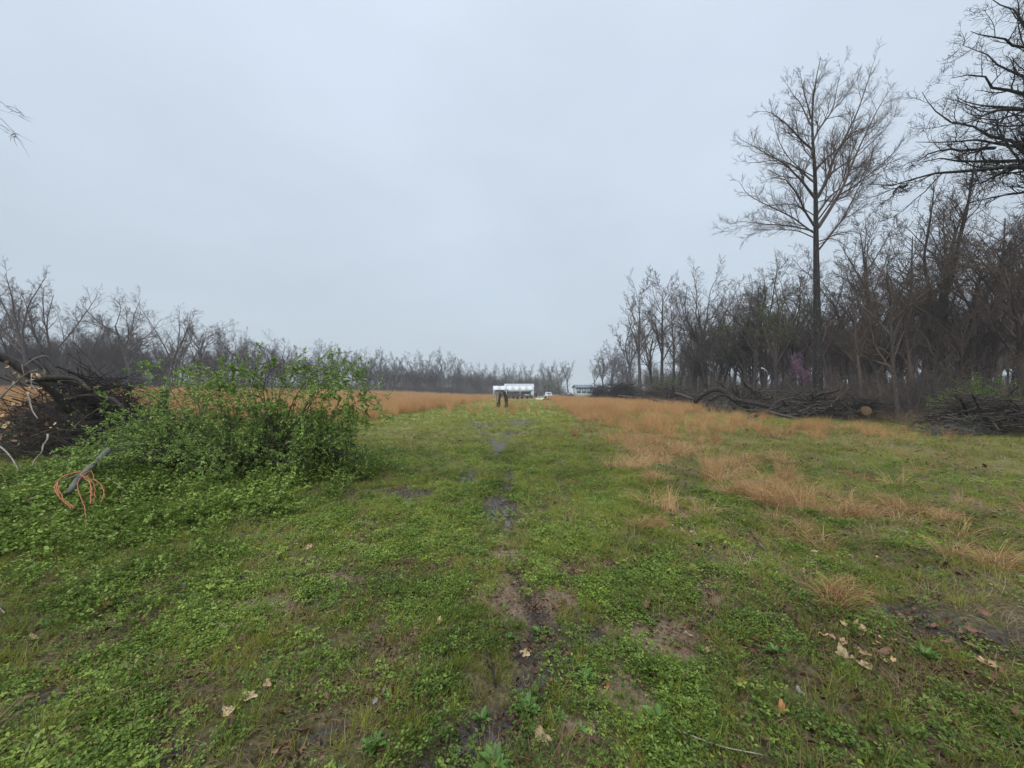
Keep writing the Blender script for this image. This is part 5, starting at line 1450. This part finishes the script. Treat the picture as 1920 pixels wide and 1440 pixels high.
# ------------------------------------------------------------------ far yard
def build_yard():
    white = plain_mat('white_sheet_metal', (0.62, 0.66, 0.69), .45, var=.06, scale=1.5)
    pale = plain_mat('pale_siding_and_shade', (0.42, 0.44, 0.45), .6, var=.08, scale=1)
    roofd = plain_mat('slate_blue_roof', (0.14, 0.19, 0.23), .7, var=.12, scale=2)
    dark = plain_mat('dark_steel', (0.03, 0.03, 0.033), .6)
    glass = plain_mat('window_glass', (0.30, 0.36, 0.40), .15)
    rust = plain_mat('rusty_brown', (0.12, 0.07, 0.045), .8)
    tyre = plain_mat('tyre_rubber', (0.02, 0.02, 0.02), .9)
    wood = plain_mat('brown_post_wood', (0.14, 0.09, 0.055), .9)
    # carport: long arched white roof on posts, white end panel
    D = 120.0; k = D / F
    x0, x1 = (925 - CX) * k, (1000 - CX) * k
    z = H(x0, D)
    root = empty('white_carport', ((x0 + x1) / 2, D, z), 'long white arched carport in the yard at the lane end', 'carport')
    Lh = (x1 - x0) / 2; Wd = 3.2
    def top_z(py): return P(960, py, D)[2] - z
    ze, zt = top_z(731.5), top_z(723.5)
    nseg = 10
    # roof panels: ribs stand proud between sheets
    npan = 6
    for i in range(npan):
        a0 = -Lh + 2 * Lh * i / npan + .012; a1 = -Lh + 2 * Lh * (i + 1) / npan - .012
        G = Geo(); V = []
        prof = []
        for j in range(nseg + 1):
            t = j / nseg * PI
            prof.append((-math.cos(t) * Wd, ze + (zt - ze) * math.sin(t) ** .7))
        for (yy, zz_) in prof: V += [(a0, yy, zz_), (a1, yy, zz_), (a0, yy * .985, zz_ - .06), (a1, yy * .985, zz_ - .06)]
        Q = []
        for j in range(nseg):
            b = j * 4
            Q += [(b, b + 1, b + 5, b + 4), (b + 2, b + 6, b + 7, b + 3), (b, b + 4, b + 6, b + 2), (b + 1, b + 3, b + 7, b + 5)]
        G.add(V, [Q]); link('roof_panel', G.mesh('roof_panel', [white]), root)
    for xx in (-Lh + .15, -Lh * .33, Lh * .33, Lh - .15):
        for yy in (-Wd + .1, Wd - .1):
            G = Geo(); G.box(xx - .06, xx + .06, yy - .06, yy + .06, -.1, ze + .05); link('post', G.mesh('post', [white]), root)
    G = Geo(); G.box(-Lh * .9, Lh - .3, Wd - .3, Wd - .22, .15, ze - .35); link('back_wall', G.mesh('back_wall', [pale]), root)  # greyer siding colour stands in for shade under the carport roof
    G = Geo(); G.box(Lh - .9, Lh + .05, -Wd + .3, Wd - .3, .0, ze + .3); link('end_panel', G.mesh('end_panel', [white]), root)
    # shed behind
    D2 = 132.0; k2 = D2 / F
    xa, xb = (946 - CX) * k2, (1001 - CX) * k2; z = H(xa, D2)
    root = empty('pale_metal_building', ((xa + xb) / 2, D2 + 4, z), 'pale metal building with a low roof behind the white carport', 'building')
    hw = (xb - xa) / 2; ht = P(960, 719, D2)[2] - z
    G = Geo(); G.box(-hw, hw, -4, 4, 0, ht - 1.0); link('wall', G.mesh('wall', [pale]), root)
    for i in range(8):
        u0 = -hw - .2 + (2 * hw + .4) * i / 8 + .02; u1 = -hw - .2 + (2 * hw + .4) * (i + 1) / 8 - .02
        G = Geo(); G.add([(u0, -4.3, ht - 1.0), (u1, -4.3, ht - 1.0), (u0, 0, ht), (u1, 0, ht), (u0, 4.3, ht - 1.0), (u1, 4.3, ht - 1.0), (u0, -4.3, ht - 1.15), (u1, -4.3, ht - 1.15), (u0, 4.3, ht - 1.15), (u1, 4.3, ht - 1.15)],
              [[(0, 1, 3, 2), (2, 3, 5, 4), (6, 7, 1, 0), (4, 5, 9, 8), (6, 8, 9, 7)]]); link('roof_panel', G.mesh('roof_panel', [pale]), root)
    G = Geo(); G.box(hw - .1, hw + 1.2, -4.05, -3.9, 0, ht - 2.6); link('dark_doorway', G.mesh('dark_doorway', [dark]), root)
    # house
    D3 = 112.0; k3 = D3 / F
    xa, xb = (1081 - CX) * k3, (1112 - CX) * k3; z = H(xa, D3)
    root = empty('white_house', ((xa + xb) / 2, D3 + 3, z), 'small white house with a slate blue roof at the left end of the brush windrow', 'house')
    hw = (xb - xa) / 2; ht = P(960, 721, D3)[2] - z; he = ht - .7
    G = Geo(); G.box(-hw, hw, -3, 3, 0, he); link('wall', G.mesh('wall', [white]), root)
    for sg in (-1, 1):
        G = Geo(); G.add([(-hw - .4, sg * 3.4, he - .1), (hw + .4, sg * 3.4, he - .1), (hw + .4, 0, ht), (-hw - .4, 0, ht), (-hw - .4, sg * 3.4, he - .25), (hw + .4, sg * 3.4, he - .25), (hw + .4, 0, ht - .15), (-hw - .4, 0, ht - .15)],
                         [[(0, 1, 2, 3), (4, 7, 6, 5), (0, 4, 5, 1), (1, 5, 6, 2), (0, 3, 7, 4)]]); link('roof_slope', G.mesh('roof_slope', [roofd]), root)
    for u in (-hw * .72, -hw * .1, hw * .5):
        G = Geo(); G.box(u - .62, u + .62, -3.06, -3.005, he - 1.75, he - .35); f = link('window', G.mesh('window', [roofd]), root)
        G = Geo(); G.box(u - .5, u + .5, -3.10, -3.07, he - 1.63, he - .47); link('pane', G.mesh('pane', [glass]), f)
    G = Geo(); G.box(hw * .82, hw * .98, -3.05, -3.0, 0, he - .5); link('door', G.mesh('door', [pale]), root)
    # homemade wooden frame in the middle of the lane
    D4 = 43.0; c = P(943, 760, D4); z = H(c[0], D4)
    root = empty('leaning_post_frame', (c[0], D4, z), 'odd dark frame of leaning charred timbers standing in the lane', 'frame')
    q = D4 / F; rel = lambda px, py: ((px - 943) * q, 0, (P(px, py, D4)[2] - z))
    def slab(nm, pts, w0, w1, mat, th=.12):
        pts = np.array(pts); K = 9
        t = np.linspace(0, 1, K); s = np.linspace(0, 1, len(pts)); qq = np.column_stack([np.interp(t, s, pts[:, k]) for k in range(3)])
        W = np.linspace(w0, w1, K) * (1 + RNG.normal(0, .1, K))
        V = []
        for i in range(K):
            V += [qq[i] + [-W[i], -th, 0], qq[i] + [W[i], -th * .8, 0], qq[i] + [W[i], th, 0], qq[i] + [-W[i], th * .8, 0]]
        Q = [(i * 4 + j, i * 4 + (j + 1) % 4, i * 4 + 4 + (j + 1) % 4, i * 4 + 4 + j) for i in range(K - 1) for j in range(4)]
        G = Geo(); G.add(V, [Q, [(3, 2, 1, 0), (K * 4 - 4, K * 4 - 3, K * 4 - 2, K * 4 - 1)]]); link(nm, G.mesh(nm, [mat]), root)
    slab('timber', [(*rel(950.5, 762)[:2], -.05), rel(949, 748), rel(946, 735)], .26, .12, M['rot'])
    slab('timber', [(*rel(934, 762)[:2], -.05), rel(936, 750), rel(938, 737)], .20, .08, M['rot'])
    slab('pole', [(*rel(931.5, 762)[:2], -.05), rel(931.5, 745), rel(932, 731)], .03, .03, rust, .03)
    slab('pole', [(rel(951, 762)[0], .5, -.05), (rel(951, 745)[0], .5, rel(951, 745)[2]), (rel(951, 731)[0], .5, rel(951, 731)[2])], .03, .03, rust, .03)
    G = Geo(); a, b = rel(930, 731.2), rel(953.5, 732); G.box(a[0], b[0], -.25, .6, a[2] - .04, a[2] + .02); link('top_board', G.mesh('top_board', [rust]), root)
    G = Geo(); a, b = rel(935, 734), rel(944, 741); G.box(a[0], b[0], -.05, .02, b[2], a[2]); link('cross_panel', G.mesh('cross_panel', [M['pale_wood']]), root)
    # rusty arched trailer load under the carport front
    def cyl(px, py_, D, r, w, name, lb, mat, cat, grp=None):
        x = (px - CX) * D / F; z = H(x, D); n = 16
        G = Geo(); a = np.linspace(0, 2 * PI, n, endpoint=False)
        V = np.vstack([np.column_stack([np.cos(a) * r, np.full(n, -w), np.sin(a) * r + r]), np.column_stack([np.cos(a) * r, np.full(n, w), np.sin(a) * r + r]),
                       np.column_stack([np.cos(a) * r * .5, np.full(n, -w * .6), np.sin(a) * r * .5 + r]), np.column_stack([np.cos(a) * r * .5, np.full(n, w * .6), np.sin(a) * r * .5 + r])])
        i = np.arange(n); j = (i + 1) % n
        G.add(V, [np.concatenate([np.column_stack([i, j, j + n, i + n]), np.column_stack([j, i, i + 2 * n, j + 2 * n]), np.column_stack([i + n, j + n, j + 3 * n, i + 3 * n])]), [list(range(2 * n, 3 * n))], ])
        o = link(name, G.mesh(name, [mat]), loc=(x, D, z)); props(o, lb, cat, grp)
    for px, D in ((955, 104), (963, 104), (971, 103), (979, 103), (988, 104)):
        cyl(px, 742, D, .42, .15, 'old_tyre', 'old black tyre standing in the row before the white carport', tyre, 'tyre', 'tyres in front of the carport')
    D5 = 108; x = (966 - CX) * D5 / F; z = H(x, D5)
    G = Geo(); nn = 14
    t = np.linspace(0, PI, nn); w = 14 * D5 / F
    for yy in (-.9, .9):
        Pp = np.column_stack([-np.cos(t) * w, np.full(nn, yy), .3 + np.sin(t) * 1.25])[None]; V, Q = tubes(Pp, np.full((1, nn), .09), 5); G.add(V, [Q])
    for i in range(1, nn - 1):
        Pp = np.array([[[-math.cos(t[i]) * w, -.9, .3 + math.sin(t[i]) * 1.25], [-math.cos(t[i]) * w, .9, .3 + math.sin(t[i]) * 1.25]]]); V, Q = tubes(Pp, np.full((1, 2), .06), 4); G.add(V, [Q])
        G.box(-math.cos(t[i]) * w - .04, -math.cos(t[i]) * w + .04, -.94, -.86, 0.02, .3 + math.sin(t[i]) * 1.25)
    G.box(-w, w, -.9, .9, .35, .6)
    o = link('arched_rack', G.mesh('arched_rack', [rust]), loc=(x, D5, z)); props(o, 'rusty brown arched rack standing in front of the white carport', 'rack')
    # covered dark car beside it
    def vehicle(name, lb, cat, px, D, L, Hh, body, cabin=(.25, .75), gl=None):
        x = (px - CX) * D / F; z = H(x, D); root = empty(name, (x, D, z), lb, cat)
        G = Geo(); prof = [(-L / 2, .35), (-L / 2, Hh * .55), (-L * .5 + L * cabin[0] * .8, Hh * .62), (-L / 2 + L * cabin[0], Hh), (-L / 2 + L * cabin[1], Hh), (L * .5 - .1 * L, Hh * .6), (L / 2, Hh * .5), (L / 2, .35)]
        n = len(prof); V = [(a, -.85, b) for a, b in prof] + [(a, .85, b) for a, b in prof]
        G.add(V, [[(i, (i + 1) % n, n + (i + 1) % n, n + i) for i in range(n)], [tuple(range(n))[::-1], tuple(range(n, 2 * n))]]); link('body', G.mesh('body', [body]), root)
        G = Geo(); G.box(-L / 2 + L * (cabin[0] + .05), -L / 2 + L * (cabin[1] - .03), -.87, .87, Hh * .66, Hh * .92); link('window', G.mesh('window', [gl or glass]), root)
        for wx in (-L * .32, L * .32):
            for wy in (-.8, .8):
                G = Geo(); Pp = np.array([[[wx, wy - .1, .33], [wx, wy + .1, .33]]]); V, Q = tubes(Pp, np.full((1, 2), .33), 14); G.add(V, [Q, [list(range(14))], [list(range(14, 28))]]); link('wheel', G.mesh('wheel', [tyre]), root)
    vehicle('dark_car', 'dark car parked beside the arched rack before the carport', 'car', 988, 112, 3.8, 1.35, dark)
    vehicle('white_van', 'small white vehicle parked alone right of the carport', 'van', 1028, 118, 2.6, 1.9, white, (.2, .8))
    vehicle('dark_pickup', 'dark pickup parked left of the white house', 'truck', 1062, 110, 4.2, 1.75, dark, (.45, .8))
    # posts with a ring of dark timber
    for px, py in ((1021.5, 722), (1029, 721)):
        D = 88; p = P(px, py, D); z = H(p[0], D)
        log('wooden_post', 'brown post at the %s of the pair right of the carport' % ('left' if px < 1025 else 'right'), [np.array([p[0], D, z - .1]), np.array([p[0] + .03, D, z + 1]), np.array([p[0], D, p[2]])], .07, 'brush', 'post', te=.8)
    x = (1026 - CX) * 86 / F
    log('dark_timber', 'dark timber lying at the foot of the two posts', [np.array([x - .95, 86, H(x, 86) + .15]), np.array([x, 85.8, H(x, 86) + .17]), np.array([x + .9, 86, H(x, 86) + .15])], .17, 'rot', 'timber', te=.9)
    # scattered white boards and rubbish
    for px, D, L, az, mat, lb in ((1012, 96, 1.0, .1, white, 'white board lying in the grass left of the two posts'), (1065, 96, 1.2, .5, white, 'white board lying in front of the dark pickup'), (1072, 98, .8, -.4, white, 'second white board lying nearer the white house'),
                                  (862, 74, .9, .1, white, 'white sheet lying at the edge of the left tan field'), (876, 73, .8, .0, dark, 'black rubbish bag lying beside the white sheet')):
        x = (px - CX) * D / F; z = H(x, D)
        G = Geo(); V = []
        for i in range(5):
            u = -L + 2 * L * i / 4; hh = .28 + .14 * math.sin(i * 2.1 + px)
            V += [(u, -.35, .02), (u, -.3, hh), (u, .3, hh * 1.1), (u, .35, .02)]
        Q = [(i * 4 + j, i * 4 + j + 1, i * 4 + 5 + j, i * 4 + 4 + j) for i in range(4) for j in range(3)]
        G.add(V, [Q, [(0, 3, 2, 1), (16, 17, 18, 19)]])
        nm = 'white_board' if 'board' in lb else ('white_sheet' if 'sheet lying at' in lb else 'rubbish_bag')
        o = link(nm, G.mesh(nm, [mat]), loc=(x, D, z)); o.rotation_euler[2] = az; props(o, lb, 'board' if 'board' in nm else ('sheet' if 'sheet' in nm else 'bag'))
    p = P(1432, 692, 38)
    log('broken_branch', 'small bright white broken branch caught among the right wood trunks', [P(1428, 690, 36), P(1433, 692, 36), P(1438, 696, 36)], .07, 'pale_white', 'branch', te=.4)

M['pale_white'] = plain_mat('bare_white_wood', (0.75, 0.73, 0.70), .7)

def build_haze():
    G = Geo(); G.box(-420, 420, -60, 520, -3.0, 45.0)
    m = bpy.data.materials.new('haze'); m.use_nodes = True
    n, l = m.node_tree.nodes, m.node_tree.links; n.clear()
    out = n.new('ShaderNodeOutputMaterial'); v = n.new('ShaderNodeVolumePrincipled')
    v.inputs['Density'].default_value = 0.0009
    v.inputs['Color'].default_value = (0.86, 0.92, 1.0, 1)
    l.new(v.outputs[0], out.inputs['Volume'])
    o = link('haze', G.mesh('haze', [m])); props(o, 'thin damp haze over the meadow', kind='stuff')

build_ground()
build_trees()
build_woods()
build_yard()
build_brush()
build_shrub()
build_bushes()
build_near()
build_tall_grass()
build_plants()
build_haze()
